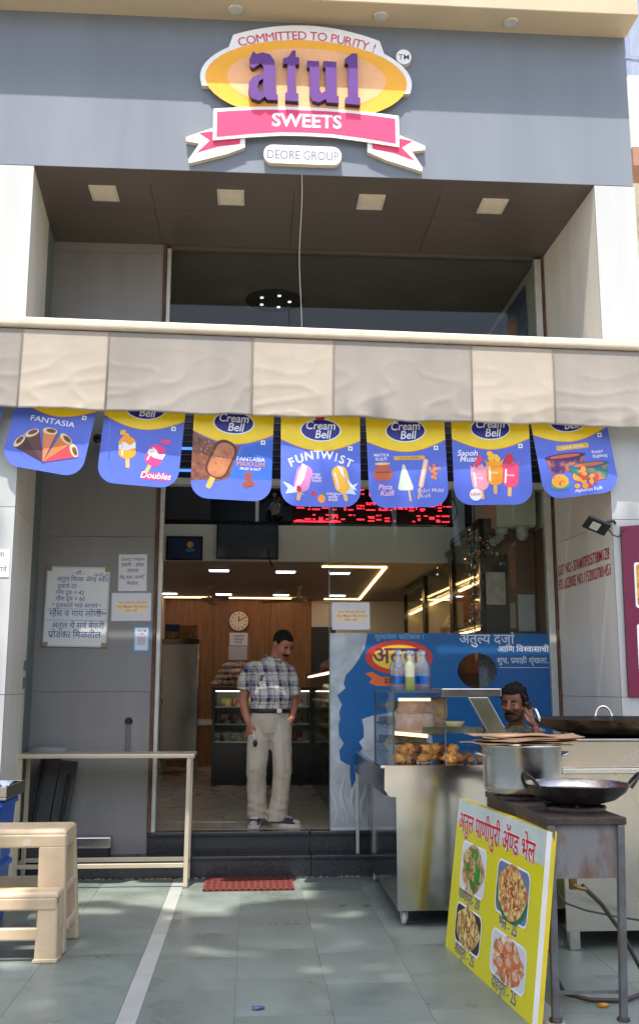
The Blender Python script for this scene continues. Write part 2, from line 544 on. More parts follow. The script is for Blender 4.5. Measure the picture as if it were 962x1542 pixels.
for x in (-1.246, -.216, .94, 1.964):
    l = bp(MB().box(x - .11, x + .11, 7.415, 7.665, 5.476, 5.489), 'soffit_light', M('cream_diffuser', c(206, 194, 174), rough=.35), so, bevel=.004)
    bp(MB().box(x - .085, x + .085, 7.44, 7.64, 5.4735, 5.4755), 'diffuser', M('cream_diffuser2', c(220, 206, 184), rough=.3), l)
# pillars: front and reveal panels over a dark core
def pillar(front, rev, xo, zs, name):
    """front=(xa,ya) outer front corner, rev=(xb,yb) at the glass"""
    sgn = 1 if xo > front[0] else -1
    core = MB().hexa([(front[0] + sgn * .02, F + .02, 0), (xo, F + .02, 0), (xo, G + .6, 0), (rev[0] + sgn * .02, G + .6, 0)][::sgn],
                     [(front[0] + sgn * .02, F + .02, 5.485), (xo, F + .02, 5.485), (xo, G + .6, 5.485), (rev[0] + sgn * .02, G + .6, 5.485)][::sgn])
    p = bp(core, name, JOINT)
    for a, b in zip(zs, zs[1:]):
        a2, b2 = a + .002, b - .002
        xa = front[0]
        bp(MB().box(min(xa, xo), max(xa, xo), F, F + .018, a2, b2), 'front_panel', WHITEP, p)
        lo = [(xa + sgn * .001, F + .0185, a2), (xa + sgn * .018, F + .0185, a2), (rev[0] + sgn * .018, G + .1, a2), (rev[0], G + .1, a2)][::sgn]
        hi = [(q[0], q[1], b2) for q in lo]
        bp(MB().hexa(lo, hi), 'reveal_panel', REVEAL, p)
pillar((2.70, F), (2.675, G), 3.03, [0, 1.44, 2.76, 4.1, 5.488], 'right_pillar')
pillar((-1.725, F), (-1.84, G), -4.6, [0, 1.46, 2.80, 4.12, 5.488], 'left_pillar')
bp(MB().box(2.72, 3.02, 7.5, 13, 0, 7.0), 'side_wall', WHITEP)
# grey recessed wall beside the door
gw = bp(MB().box(-2.05, -.835, G - .005, G + .14, .17, 5.6), 'recessed_wall', JOINT)
for a, b in ((.172, 1.475), (1.478, 2.79), (2.793, 4.12), (4.123, 5.40), (5.403, 5.489)):
    bp(MB().box(-1.90, -.842, G - .025, G - .006, a, b), 'wall_panel', GREYP, gw)
bp(MB().box(-.840, -.812, G - .035, G + .08, .339, 5.489), 'brown_jamb', JAMB)
bp(MB().box(-.810, -.775, G - .02, G + .07, .339, 5.46), 'door_jamb', ALUJ, bevel=.004)
bp(MB().box(2.652, 2.674, G - .03, G + .12, .172, 5.489), 'brown_jamb', JAMB)
bp(MB().box(2.590, 2.650, G - .02, G + .07, .339, 5.46), 'glass_jamb', ALUJ, bevel=.004)
bp(MB().box(-.774, 2.589, G - .02, G + .09, 3.262, 3.32), 'door_head', ALUJ)
sh = bp(MB().box(-.774, 2.589, G + .10, G + .34, 3.322, 4.0), 'shutter_box', M('dark_shutter', c(44, 46, 54), rough=.4, metal=.4))
for z in (3.40, 3.60):
    bp(MB().box(-.76, -.30, G + .085, G + .099, z, z + .022), 'blue_light_strip', BLUELED if z > 3.3 else ALUJ, sh)
for i in range(9):
    bp(MB().box(-.76, 2.58, G + .088, G + .0985, 3.43 + i * .06, 3.436 + i * .06), 'shutter_slat', LEGM, sh)
# glass
bp(MB().box(.672, 1.62, G + .02, G + .03, .345, 3.26), 'glass_pane', GLASS)
bp(MB().box(1.624, 2.588, G + .02, G + .03, .345, 3.26), 'glass_pane', GLASS)
bp(MB().box(.664, .671, G + .012, G + .038, .345, 3.26), 'glass_edge', M('green_glass_edge', c(120, 150, 140), rough=.2))
for a, b in ((-.773, .30), (.303, 1.44), (1.443, 2.588)):
    bp(MB().box(a, b, G + .02, G + .03, 4.02, 5.46), 'upper_glass_pane', glass('upper_glass', refl=.6))
bp(MB().box(-.774, 2.589, G - .01, G + .07, 4.0, 4.018), 'transom', ALUJ)
bp(MB().box(-.774, 2.589, G - .01, G + .07, 5.461, 5.488), 'head_channel', SOFF)

# ============================================================ SIGN on the fascia
U = .00527 / 2.6; V = .0058 / 2.6
def zp(x, y):            # sketch units of the lettering -> metres
    return ((x - 473) * U, -(y - .038 * (x - 473) - 312) * V)
SG = thing('shop_sign', 'oval orange shop sign with purple letters over a pink ribbon on the grey fascia', 'sign', (.382, F, 6.155), UP)
SIDE = M('sign_side', c(206, 192, 168), rough=.5)
WB = pm(238, 238, 240)
bx = []
out = []
for p in ell(0, .125, .845, .392, 60, -12, 192): out.append(p)
# lift the top of the outline to carry the arc of words
o2 = []
for (x, y) in out:
    if -.60 < x < .60 and y > 0:
        y = max(y, .612 - .115 * (x / .60) ** 2)
    o2.append((x, y))
MB().prism(o2, .0, .050, WB, SIDE).build('oval_backing', WB, SG)
def rib(off):
    top = [(-.705 - off, -.190 + off), (-.55, -.172 + off), (-.35, -.156 + off), (-.15, -.147 + off), (.15, -.147 + off), (.35, -.156 + off), (.55, -.172 + off), (.705 + off, -.190 + off)]
    bot = [(.705 + off, -.405 - off), (.45, -.368 - off), (.2, -.342 - off), (0, -.338 - off), (-.2, -.342 - off), (-.45, -.368 - off), (-.705 - off, -.405 - off)]
    return (top + bot)[::-1]
MB().prism(rib(.028), .0505, .062, WB, SIDE).prism([p for p in rib(.0)], .0625, .064, pm(226, 62, 110)).build('ribbon', WB, SG)
for s in (1, -1):
    wt = [(8, 493), (125, 448), (235, 475), (235, 524), (165, 552), (22, 592), (20, 577), (60, 516), (8, 508)]
    ptl = [(57, 476), (122, 466), (122, 492), (218, 484), (215, 512), (130, 526), (50, 552), (100, 503)]
    f = lambda q: [(s * (x - 473) * U, -(y - 312) * V) for x, y in q]
    a, b = f(wt), f(ptl)
    if s > 0: a, b = a[::-1], b[::-1]
    MB().prism(a, .0, .044, WB, SIDE).prism(b, .0445, .046, pm(214, 52, 96)).build('ribbon_tail', WB, SG)
MB().poly(ell(0, .125, .805, .355), .0512, pm(246, 176, 48)).build('orange_oval', None, SG)
MB().poly(ell(0, .135, .635, .270), .0524, pm(246, 184, 132)).build('peach_oval', None, SG)
arc = MB()
st = 'COMMITTED TO PURITY !'
Rr = 1.72
ws = [adv(ch) if ch != ' ' else .30 for ch in st]
tot = sum(ws)
acc = 0
for ch, wv in zip(st, ws):
    t = (acc + wv / 2) / tot - .5
    acc += wv
    if ch == ' ': continue
    a = -t * 1.10 / Rr
    arc.text(ch, -Rr * math.sin(a), .482 - Rr + Rr * math.cos(a), .108, .0535, pm(206, 48, 84), bold=0, ang=a, wx=.96)
arc.build('arc_lettering', None, SG)
PUR = pm(92, 46, 128)
PURS = pm(52, 24, 66)
aO = [(248, 190), (262, 158), (274, 170), (300, 163), (327, 171), (345, 195), (350, 228), (350, 322), (360, 332), (360, 350), (318, 348), (310, 336), (288, 352), (258, 342), (245, 312), (247, 280), (262, 260), (302, 243), (302, 218), (292, 206), (280, 214), (262, 226), (250, 216)]
aH = [(302, 266), (286, 276), (280, 298), (288, 320), (302, 314)]
k = 17
aK = aO[:17] + [(302, 243)] + [aH[0]] + aH[1:] + [aH[0]] + aO[17:]
LET = {'a': aK,
       't': [(378, 187), (400, 180), (415, 155), (428, 155), (428, 181), (442, 183), (442, 210), (428, 210), (428, 320), (440, 325), (440, 355), (388, 351), (388, 322), (396, 318), (396, 208), (379, 208)],
       'u': [(473, 195), (520, 197), (520, 308), (530, 322), (545, 313), (545, 222), (536, 220), (536, 196), (588, 199), (588, 330), (597, 335), (597, 361), (550, 358), (546, 345), (520, 359), (495, 352), (483, 330), (483, 222), (473, 220)],
       'l': [(622, 187), (650, 165), (671, 166), (672, 336), (681, 341), (681, 368), (622, 363), (622, 340), (634, 336), (634, 207), (622, 205)]}
for ch, q in LET.items():
    pts = [zp(*p) for p in q][::-1]
    MB().prism(pts, .055, .105, PUR, PURS).build('raised_letter', PUR, SG)
MB().text('SWEETS', 0, -.292, .158, .0645, WB, bold=.022, wx=.98, ext=.01).build('ribbon_lettering', None, SG)
NP = thing('name_plate', 'small white rounded plate under the ribbon sign reading DEORE GROUP', 'sign', (.352, F, 5.632), UP)
MB().prism(rr(-.305, -.078, .305, .078, .07), 0, .05, WB, SIDE).build('plate', WB, NP)
MB().text('DEORE GROUP', 0, -.040, .106, .0508, pm(112, 116, 130), bold=.010, wx=.78).build('lettering', None, NP)
TD = thing('trademark_disc', 'small round white disc reading TM right of the orange oval', 'sign', (1.165, F, 6.525), UP)
MB().prism(ell(0, 0, .062, .066, 28), 0, .05, WB, SIDE).build('disc', WB, TD)
MB().text('TM', 0, -.024, .066, .0508, pm(80, 84, 100), bold=.006).build('lettering', None, TD)
wire = [(.34 + .01 * math.sin(i * .7), 7.13 - .0 * i, 5.62 - i * .125) for i in range(13)]
tag(MB().tube(wire, .0028, 6).build('hanging_cable', M('pale_cable', c(140, 136, 128), rough=.6)), 'thin pale cable hanging from the sign down to the awning', 'cable')

# ============================================================ AWNING
AW = thing('awning', 'striped grey and white canvas valance hanging from a pale awning bar', 'awning', (.4, 6.99, 4.112), (0, R(.86), 0))
MB().box(-2.95, 2.95, -.035, .03, -.035, .045).build('front_bar', M('pale_awning_bar', c(200, 186, 166), rough=.5, var=.10, scale=6), AW, bevel=.028, bseg=4)
MB().tube([(-2.9, .085, -.01), (2.9, .085, -.01)], .055, 14).build('canvas_roll', CANVG, AW)
MB().hexa([(-2.14, .06, -.02), (2.26, .06, .02), (2.26, .66, .04), (-2.14, .66, -.02)], [(-2.14, .06, -.016), (2.26, .06, .024), (2.26, .66, .044), (-2.14, .66, -.016)]).build('sun_block_sheet', CANVG, AW)  # unseen sheet added to stop sun falling through behind the bar
MB().tube([(-2.9, .012, -.052), (2.9, .012, -.052)], .014, 8).build('valance_rod', M('tan_rod', c(170, 146, 116), rough=.6), AW)
for x in (-2.2, 2.42):
    MB().box(x - .02, x + .02, .03, .17, -.02, .02).build('bracket', ALUJ, AW)
vx = [-2.75, -2.096, -1.473, -.417, .185, 1.223, 1.848, 2.6, 2.9]
for k, (a, b) in enumerate(zip(vx, vx[1:])):
    nx, nz = max(8, int((b - a) / .016)), 34
    vs = []
    for j in range(nz + 1):
        for i in range(nx + 1):
            t = j / nz
            x = a + .0015 + (b - a - .003) * i / nx
            z = -.05 - t * .60
            fold = 1 - abs(noise.noise(Vector((x * 2.2 + t * 2.6, t * 2.8 - x * 1.3, 9 + k)))) * 2.2
            fold2 = 1 - abs(noise.noise(Vector((x * 5.2 - t * 2.0, t * 3.4 + x * 2.1, 4 + k)))) * 2.2
            wv = .040 * t * noise.noise(Vector((x * 1.3 + 3, t * .8, k * .3))) + .0065 * max(0, fold) ** 4 * min(1, t * 2) + .0008 * max(0, fold2) ** 3
            y = -.008 - wv * (.30 + .70 * t) - .012 * t
            z += (.020 * noise.noise(Vector((x * 1.9, 7, 1))) + .008 * noise.noise(Vector((x * 6, 3, 1)))) * t
            vs.append((x, y, z))
    fs = [(j * (nx + 1) + i, (j + 1) * (nx + 1) + i, (j + 1) * (nx + 1) + i + 1, j * (nx + 1) + i + 1) for j in range(nz) for i in range(nx)]
    o = MB().add(vs, fs, None, True).build('canvas_panel', CANVG if k % 2 == 0 else CANVW, AW)
    sdm = o.modifiers.new('thickness', 'SOLIDIFY'); sdm.thickness = .002
    MB().add([(b + .004 * d, y0 - .002, z0) for d in (-1, 1) for (y0, z0) in ((-.012, -.05), (-.045, -.645))], [(0, 1, 3, 2)]).build('seam', M('canvas_seam', c(120, 112, 102), rough=.9), AW)

# ============================================================ ICE CREAM POSTERS
YEL = pm(244, 208, 24); NAVY = pm(40, 40, 132); WHT = pm(240, 240, 246); BLU = pm(84, 106, 206); BLU2 = pm(52, 100, 200)
PW, PH = .59, .765
def logo(mb, y):
    mb.poly(ell(0, y, .152, .088, 32), .0026, WHT).poly(ell(0, y, .143, .080, 32), .0032, NAVY)
    mb.text('Cream', -.005, y + .006, .088, .0038, WHT, bold=.014, shear=.18, wx=.92)
    mb.text('Bell', .012, y - .062, .088, .0038, WHT, bold=.014, shear=.18, wx=.92)
    mb.poly(rr(-.04, y + .078, .03, y + .108, .01), .0040, pm(206, 36, 44))
def lolly(mb, x, y, ang, body, top, wdt=.062, ln=.165, z=.0026):
    T = lambda q: rot2(q, ang, x, y)
    mb.poly(T(rr(x - .014, y - ln / 2 - .07, x + .014, y - ln / 2 + .02, .012)), z, pm(226, 176, 104))
    mb.poly(T(rr(x - wdt, y - ln / 2, x + wdt, y + ln / 2, .05)), z + .0005, body)
    if top: mb.poly(T([(x - wdt, y + .02), (x - wdt * .3, y + .045), (x + wdt * .3, y + .015), (x + wdt, y + .04), (x + wdt, y - .005), (x, y - .02), (x - wdt, y - .01)]), z + .0010, top)
    mb.poly(T(rr(x - wdt * .7, y - ln * .36, x - wdt * .48, y + ln * .30, .008)), z + .0015, pm(250, 226, 200) if top else WHT)
def drops(mb, cx, cy, n, rad, col, z=.003, spread=.06):
    for _ in range(n):
        a = random.uniform(0, 6.28); d = random.uniform(.2, 1) * spread
        mb.poly(ell(cx + d * math.cos(a), cy + d * math.sin(a), rad * random.uniform(.5, 1.2), rad * random.uniform(.5, 1.2), 12), z + random.uniform(0, .0006), col)
posters = [
    (-2.19, 3.19, 11, 'sliver of a blue ice cream poster cut off at the left edge under the awning'),
    (-1.535, 3.05, 10, 'blue ice cream poster with a fan of filled cones'),
    (-.848, 2.955, 4.6, 'blue ice cream poster with an orange and a pink stick ice'),
    (-.168, 2.855, 1.5, 'ice cream poster with a big chocolate stick bar on brown'),
    (.49, 2.81, 0, 'ice cream poster with pink and yellow twists under arched white letters'),
    (1.150, 2.82, -2.2, 'ice cream poster with a clay pot and two pale kulfi sticks'),
    (1.783, 2.848, -1.2, 'ice cream poster with three fruit lollies topped by berries'),
    (2.457, 2.925, -8.3, 'ice cream poster with family tubs and an orange kulfi cup')]
for k, (bxx, bz, rl, lab) in enumerate(posters):
    a = R(rl)
    # origin at the top edge, hung from a cord behind the valance
    top = (bxx + math.sin(a) * PH, 7.075 + .003 * (k % 2), bz + math.cos(a) * PH)
    T = thing('ice_cream_poster', lab, 'poster', top, (PI / 2 + R(random.uniform(-2, 1.0)), a, R((-4, -3, -2, 5, 1.5, -1, -1, 2)[k])), 'ice cream posters hung under the awning')
    MB().prism(rr(-PW / 2, -PH, PW / 2, 0, .13, 8, (1, 1, 0, 0)), 0, .0015, BLU, pm(226, 226, 232)).build('board', BLU, T)
    hd = [(-PW / 2, 0), (-PW / 2, -.255)] + [(-PW / 2 + PW * i / 14, -.255 - .085 * math.sin(PI * i / 14)) for i in range(1, 14)] + [(PW / 2, -.255), (PW / 2, 0)]
    hd2 = [(x, y - (.006 if 0 < i < len(hd) - 1 else 0)) for i, (x, y) in enumerate(hd)]
    MB().poly(hd2, .0020, pm(230, 150, 30)).poly(hd, .0024, YEL).build('yellow_header', None, T)
    mb = MB(); logo(mb, -.182); mb.build('logo', None, T)
    MB().poly(rr(.205, -.335, .237, -.303, .002), .0026, WHT).poly(ell(.221, -.319, .009, .009, 10), .0030, pm(30, 150, 60)).build('green_dot_mark', None, T)
    mb = MB(); tx = Lines('p')
    if k <= 1:
        tx.text('FANTASIA', 0, -.405, .058, .0026, WHT, bold=.006, wx=1.25)
        for i, (an, cA) in enumerate(((58, (70, 34, 26)), (32, (92, 52, 40)), (-58, (204, 60, 72)), (-32, (208, 120, 60)), (0, (214, 126, 70)))):
            q = rot2([(0, -.70), (-.052, -.47), (.052, -.47)], an, 0, -.70)
            mb.poly(rot2([(0, -.71), (-.060, -.455), (.060, -.455)], an, 0, -.70), .0026 + i * .0006, pm(40, 52, 120))
            mb.poly(q, .0029 + i * .0006, pm(*cA))
            mb.poly(rot2(ell(0, -.462, .055, .026, 18), an, 0, -.70), .0031 + i * .0006, pm(226, 196, 150))
            mb.poly(rot2(ell(.008, -.458, .036, .016, 14), an, 0, -.70), .0033 + i * .0006, pm(110, 62, 40))
    elif k == 2:
        lolly(mb, -.10, -.49, 8, pm(246, 158, 30), WHT); lolly(mb, .11, -.53, -22, pm(228, 64, 132), WHT)
        drops(mb, -.13, -.40, 5, .02, pm(246, 172, 40), .004, .03); drops(mb, .17, -.44, 5, .018, pm(228, 64, 132), .004, .03)
        mb.poly(rr(.02, -.715, .235, -.66, .02), .0026, pm(214, 60, 120))
        tx.text('Doubles', .127, -.703, .066, .0032, WHT, bold=.01, shear=.2)
    elif k == 3:
        ch = [(-PW / 2, -.262)] + [(-PW / 2 + PW * .62 * i / 8, -.262 - .085 * math.sin(PI * .62 * i / 8) - .008) for i in range(1, 9)] + [(.05, -.36), (.02, -.46), (-.02, -.60), (-.10, -.63), (-.20, -.625), (-PW / 2, -.635)]
        mb.poly(ch[::-1], .0022, M('chocolate_print', c(104, 58, 40), rough=.35, var=.35, scale=22, col2=c(150, 92, 62)))
        mb.poly([(-.03, -.60), (.03, -.46), (.08, -.36), (PW / 2, -.29), (PW / 2, -.60)], .0021, BLU2)
        T2 = lambda q: rot2(q, -22, -.10, -.50)
        mb.poly(T2(rr(-.115, -.70, -.075, -.58, .018)), .0026, pm(224, 176, 84))
        mb.poly(T2(rr(-.185, -.61, -.01, -.31, .075)), .0030, pm(84, 44, 30))
        mb.poly(T2(rr(-.165, -.60, -.025, -.33, .065)), .0034, M('caramel_print', c(206, 138, 92), rough=.35, var=.12, scale=14, col2=c(170, 96, 62)))
        drops(mb, -.08, -.45, 9, .006, pm(120, 60, 36), .0038, .06); drops(mb, -.2, -.36, 12, .005, pm(216, 170, 130), .0028, .09)
        drops(mb, .12, -.61, 10, .024, pm(150, 72, 50), .003, .045)
        tx.text('FANTASIA', .135, -.465, .040, .0030, WHT, bold=.006, wx=1.15)
        tx.text('MAXXUM', .135, -.505, .048, .0030, pm(206, 120, 110), bold=.016)
        tx.text('FRUIT & NUT', .135, -.535, .026, .0030, WHT, bold=.004)
    elif k == 4:
        for ch, x in zip('FUNTWIST', (-.205, -.15, -.085, -.02, .045, .107, .15, .20)):
            t = x / .22
            tx.text(ch, x, -.400 - .070 * t * t, .088, .0026, WHT, bold=.02, ang=-t * .42)
        lolly(mb, -.13, -.555, -13, pm(224, 140, 196), None, .058, .20); lolly(mb, .15, -.555, 13, pm(246, 182, 40), None, .058, .20)
        mb.poly([(-.14, -.44), (-.10, -.46), (-.12, -.55), (-.16, -.62), (-.20, -.66), (-.18, -.58), (-.15, -.52)], .0046, WHT)
        mb.poly([(.12, -.45), (.16, -.47), (.18, -.55), (.22, -.62), (.27, -.64), (.20, -.56), (.16, -.53)], .0046, WHT)
        for s in (-1, 1): mb.poly([(s * .28, -.58), (s * .24, -.63), (s * .26, -.67), (s * .17, -.66), (s * .12, -.68), (s * .20, -.62), (s * .23, -.60)][::s], .0025, pm(196, 220, 246))
        drops(mb, -.165, -.63, 3, .02, pm(206, 30, 60), .005, .012); drops(mb, -.055, -.655, 3, .018, pm(196, 40, 90), .003, .02)
        mb.poly(ell(.005, -.705, .028, .032, 16), .003, pm(246, 150, 40)); mb.poly(ell(.02, -.672, .018, .008, 10), .0034, pm(60, 150, 60))
        for i, (s_, x, y) in enumerate((('rose', -.035, -.53), ('milky', -.03, -.555), ('fresh', -.03, -.58), ('mango', .085, -.675), ('milky', .09, -.70), ('fresh', .09, -.722))):
            tx.text(s_, x, y, .034, .0030, pm(240, 214, 226), bold=.01)
    elif k == 5:
        mb.poly(rr(-.10, -.405, .135, -.375, .012), .0026, pm(222, 170, 60)); tx.text('ROYAL AFFAIR', .017, -.398, .022, .0032, pm(120, 70, 30), bold=.004)
        tx.text('MATKA', -.19, -.375, .034, .0026, WHT, bold=.006); tx.text('KULFI', -.195, -.405, .034, .0026, WHT, bold=.006)
        mb.lathe([(.001, 0)], 3, cap=False) if False else None
        pot = [(-.225, -.56), (-.145, -.56), (-.115, -.53), (-.112, -.495), (-.135, -.465), (-.150, -.455), (-.125, -.445), (-.125, -.428), (-.245, -.428), (-.245, -.445), (-.220, -.455), (-.235, -.465), (-.258, -.495), (-.255, -.53)]
        mb.poly(pot, .0026, pm(186, 92, 58)); mb.poly(ell(-.185, -.430, .058, .010, 18), .0032, pm(232, 196, 150)); mb.poly(rr(-.245, -.50, -.125, -.49, .003), .0033, pm(140, 62, 40))
        mb.poly([(-.035, -.44), (-.022, -.44), (.035, -.61), (.030, -.635), (-.07, -.635), (-.078, -.61)], .0026, pm(206, 216, 196)); mb.poly(ell(-.022, -.617, .058, .020, 18), .0030, pm(214, 222, 204))
        mb.poly(rot2(rr(-.006, -.72, .008, -.63, .005), 6, 0, -.63), .0024, pm(226, 180, 110))
        mb.poly(rot2(rr(.10, -.62, .137, -.40, .014), -14, .12, -.5), .0026, pm(244, 190, 146)); mb.poly(rot2(rr(.112, -.61, .120, -.41, .003), -14, .12, -.5), .0032, WHT)
        mb.poly(rot2(rr(.112, -.71, .125, -.62, .005), -14, .12, -.5), .0024, pm(226, 180, 110))
        drops(mb, .20, -.50, 8, .018, pm(232, 130, 60), .0028, .05)
        tx.text('Pista', -.175, -.625, .056, .0030, pm(240, 190, 200), bold=.014, shear=.2); tx.text('Kulfi', -.165, -.672, .056, .0030, pm(240, 190, 200), bold=.014, shear=.2)
        tx.text('Rabri Malai', .16, -.655, .044, .0030, pm(206, 196, 232), bold=.006, shear=.1); tx.text('Kulfi', .12, -.695, .044, .0030, pm(206, 196, 232), bold=.006, shear=.1)
    elif k == 6:
        tx.text('Saooh', -.185, -.39, .062, .0030, WHT, bold=.014, shear=.2); tx.text('Muaah', -.165, -.435, .062, .0030, WHT, bold=.014, shear=.2)
        for x, y, an, cc, dc in ((-.10, -.56, 6, (240, 158, 178), (232, 60, 90)), (.135, -.54, -6, (232, 70, 112), (206, 36, 66)), (.015, -.52, 0, (248, 158, 22), (250, 190, 40))):
            lolly(mb, x, y, an, pm(*cc), None, .062, .19, .0026 if x else .0036)
            crown = [(x - .075, y + .10), (x - .05, y + .045), (x + .05, y + .045), (x + .078, y + .105), (x + .04, y + .075), (x + .02, y + .11), (x, y + .08), (x - .03, y + .115), (x - .045, y + .075)]
            mb.poly(crown, .0047 if cc[0] != 248 else .0057, pm(*cc))
            drops(mb, x, y + .125, 6, .022, pm(*dc), .0062, .045)
            tx.text('fruity', x, y - .01, .026, .0066, WHT, bold=.004)
        mb.poly(ell(-.135, -.688, .046, .046, 24), .0068, WHT); tx.text('NEW', -.135, -.697, .034, .0074, pm(206, 30, 60), bold=.01)
    else:
        mb.poly(rr(-.135, -.405, .12, -.365, .014), .0026, pm(222, 170, 60)); tx.text('ROYAL AFFAIR', -.007, -.395, .026, .0032, pm(250, 236, 200), bold=.006)
        for x, y, cc, lc in ((-.08, -.50, (92, 44, 116), (66, 30, 88)), (.09, -.585, (28, 132, 128), (34, 96, 110))):
            mb.poly([(x - .155, y + .045), (x + .155, y + .045), (x + .125, y - .075), (x - .125, y - .075)][::-1], .0026 + (.001 if x > 0 else 0), M('tub_print_%d' % cc[0], c(*cc), rough=.35, var=.3, scale=16, col2=c(206, 120, 60), contrast=(.45, .7)))
            mb.poly(ell(x, y + .047, .162, .026, 26), .0032 + (.001 if x > 0 else 0), pm(*lc)); mb.poly(ell(x, y + .05, .12, .014, 20), .0036 + (.001 if x > 0 else 0), pm(206, 96, 60))
        mb.poly(ell(-.155, -.665, .082, .036, 26), .0050, pm(60, 150, 130)); mb.poly(ell(-.155, -.635, .066, .052, 26), .0056, pm(244, 168, 50)); drops(mb, -.155, -.63, 8, .008, pm(206, 100, 40), .006, .05)
        drops(mb, .02, -.63, 14, .022, pm(230, 150, 50), .0052, .09); drops(mb, .08, -.64, 8, .018, pm(206, 60, 40), .0058, .08)
        tx.text('Kesari', .175, -.455, .036, .0040, WHT, bold=.006, shear=.1); tx.text('Rajbhog', .19, -.49, .036, .0040, WHT, bold=.006, shear=.1)
        tx.text('Alphonso Kulfi', .05, -.735, .036, .0050, WHT, bold=.006, shear=.1)
    mb.build('picture_print', None, T)
    tx.build('lettering_print', None, T)
cord = [(x, 7.10, .12 + 3.60 + .035 * ((x - .9) / 2.4) ** 2 * 2) for x in [-2.6 + .3 * i for i in range(20)]]
tag(MB().tube(cord, .004, 6).build('poster_cord', WHT), 'white cord the ice cream posters hang from behind the valance', 'cord')

# ============================================================ WALL BOARDS, NOTICES
INK = pm(58, 62, 150); INKB = pm(70, 70, 78)
WBD = thing('whiteboard', 'white marker board with blue handwriting hung on the grey wall', 'whiteboard', (-1.483, G - .026, 2.186), (PI / 2, R(.8), 0))
MB().prism(rr(-.262, -.335, .262, .335, .008), 0, .012, M('whiteboard_sheet', c(226, 228, 226), rough=.25, var=.03), ALUJ).build('sheet', None, WBD)
fr = MB()
for a in ((-.266, .266, .325, .339), (-.266, .266, -.339, -.325), (-.266, -.254, -.325, .325), (.254, .266, -.325, .325)):
    fr.box(a[0], a[1], a[2], a[3], .002, .018)
fr.build('frame', ALUJ, WBD)
for sx_ in (-1, 1):
    for sy_ in (-1, 1):
        MB().box(min(sx_ * .27, sx_ * .222), max(sx_ * .27, sx_ * .222), min(sy_ * .343, sy_ * .30), max(sy_ * .343, sy_ * .30), 0, .021).build('corner_cap', M('tan_corner', c(150, 132, 100), rough=.5), WBD, bevel=.006)
tx = Lines('p')
for s_, x, y, sz, al in (('- {श}री -', 0, .272, .045, 'C'), ('26-02-21', .19, .262, .038, 'C'), ('अतुल िम{ल}क अॅ{ण}ड {स}वीट', .04, .215, .055, 'C'), ('दुधाचे दर', -.17, .155, .052, 'L'), ('गाय दूध = 42', -.18, .102, .050, 'L'),
                        ('{म}हैस दूध = 60', -.18, .050, .050, 'L'), ('* दुधासाठी भांडे आणावे *', .0, -.006, .046, 'C'), ('{म}हैस व गाय लोणी', -.225, -.082, .072, 'L'), ('िमळेल', .215, -.066, .036, 'C'), ('अतुल चे सव^ बेकरी', -.20, -.182, .068, 'L'), ('प<ोडक{ट} िमळतील', -.225, -.262, .078, 'L')):
    tx.text(s_, x, y, sz * 1.02, .0126, INK, bold=.004, al=al, wx=.94)
tx.box(-.25, .25, -.022, -.0195, .0122, .0126, INK).box(-.25, .25, -.118, -.1155, .0122, .0126, INK)
tx.build('handwriting', None, WBD)
def sheet(name, label, cat, x0, x1, z0, z1, y, lines, mat=PAPER, roll=0, group=None, frame=None):
    T = thing(name, label, cat, ((x0 + x1) / 2, y, (z0 + z1) / 2), (PI / 2, R(roll), 0), group)
    wv, hv = (x1 - x0) / 2, (z1 - z0) / 2
    MB().prism([(-wv, -hv), (wv, -hv), (wv, hv), (-wv, hv)], 0, .0016, mat, PAPER).build('paper', mat, T)
    if frame:
        MB().prism([(-wv - frame[0], -hv - frame[0]), (wv + frame[0], -hv - frame[0]), (wv + frame[0], hv + frame[0]), (-wv - frame[0], hv + frame[0])], -.004, -.0003, frame[1]).build('border', frame[1], T)
    if lines:
        t = Lines('p')
        for s_, x, yy, sz, m, wx in lines: t.text(s_, x, yy, sz, .0022, m, bold=.008, wx=wx)
        t.build('lettering', None, T)
    return T
sheet('notice_sheet', 'tall white notice of five printed lines right of the whiteboard', 'notice', -1.145, -.905, 2.322, 2.638, G - .026,
      [('DAILY FRESH', 0, .105, .034, INKB, 1), ('इडली - डोसा', 0, .055, .042, INKB, 1), ('उत{त}पा', 0, .005, .042, INKB, 1), ('मेदू वडा आणि', 0, -.052, .040, INKB, 1), ('िमळेल', 0, -.105, .042, INKB, 1)], roll=-.8)
ORA = pm(222, 140, 60)
def maskn(name, label, x0, x1, z0, z1, y):
    T = sheet(name, label, 'notice', x0, x1, z0, z1, y, [('कृपया मा{स}क लावा, िवना मा{स}क', .01, .028, .024, ORA, .9), ('No Mask No Entry', .01, -.008, .034, ORA, 1), ('प<वेश नाही', 0, -.042, .028, ORA, 1)], roll=-.5)
    MB().prism(rr(-.135, -.055, .135, .05, .02), .0017, .0019, pm(246, 226, 190)).build('tint_band', None, T)
maskn('mask_notice', 'wide white notice reading No Mask No Entry on the grey wall', -1.193, -.860, 2.068, 2.306, G - .026)
maskn('mask_notice', 'wide white notice reading No Mask No Entry stuck on the glass', .689, 1.018, 2.004, 2.239, G + .016)
T = sheet('payment_sticker', 'small blue bordered payment sticker at the edge of the grey wall', 'sticker', -.985, -.878, 1.822, 2.008, G - .031, [('PAYTM', 0, .062, .024, pm(30, 60, 130), 1), ('UPI', 0, .036, .020, INKB, 1)], frame=(.012, pm(90, 180, 226)))
MB().prism(rr(-.034, -.05, .034, .02, .003), .0017, .0019, pm(196, 196, 196)).build('grey_square', None, T)
sheet('notice_sheet', 'white paper with black lettering cut off at the left edge on the pillar', 'notice', -2.0, -1.742, 2.288, 2.488, F - .004, [('सुचना :', .05, .045, .050, INKB, 1), ('{ह}यावे', .07, -.06, .050, INKB, 1)])
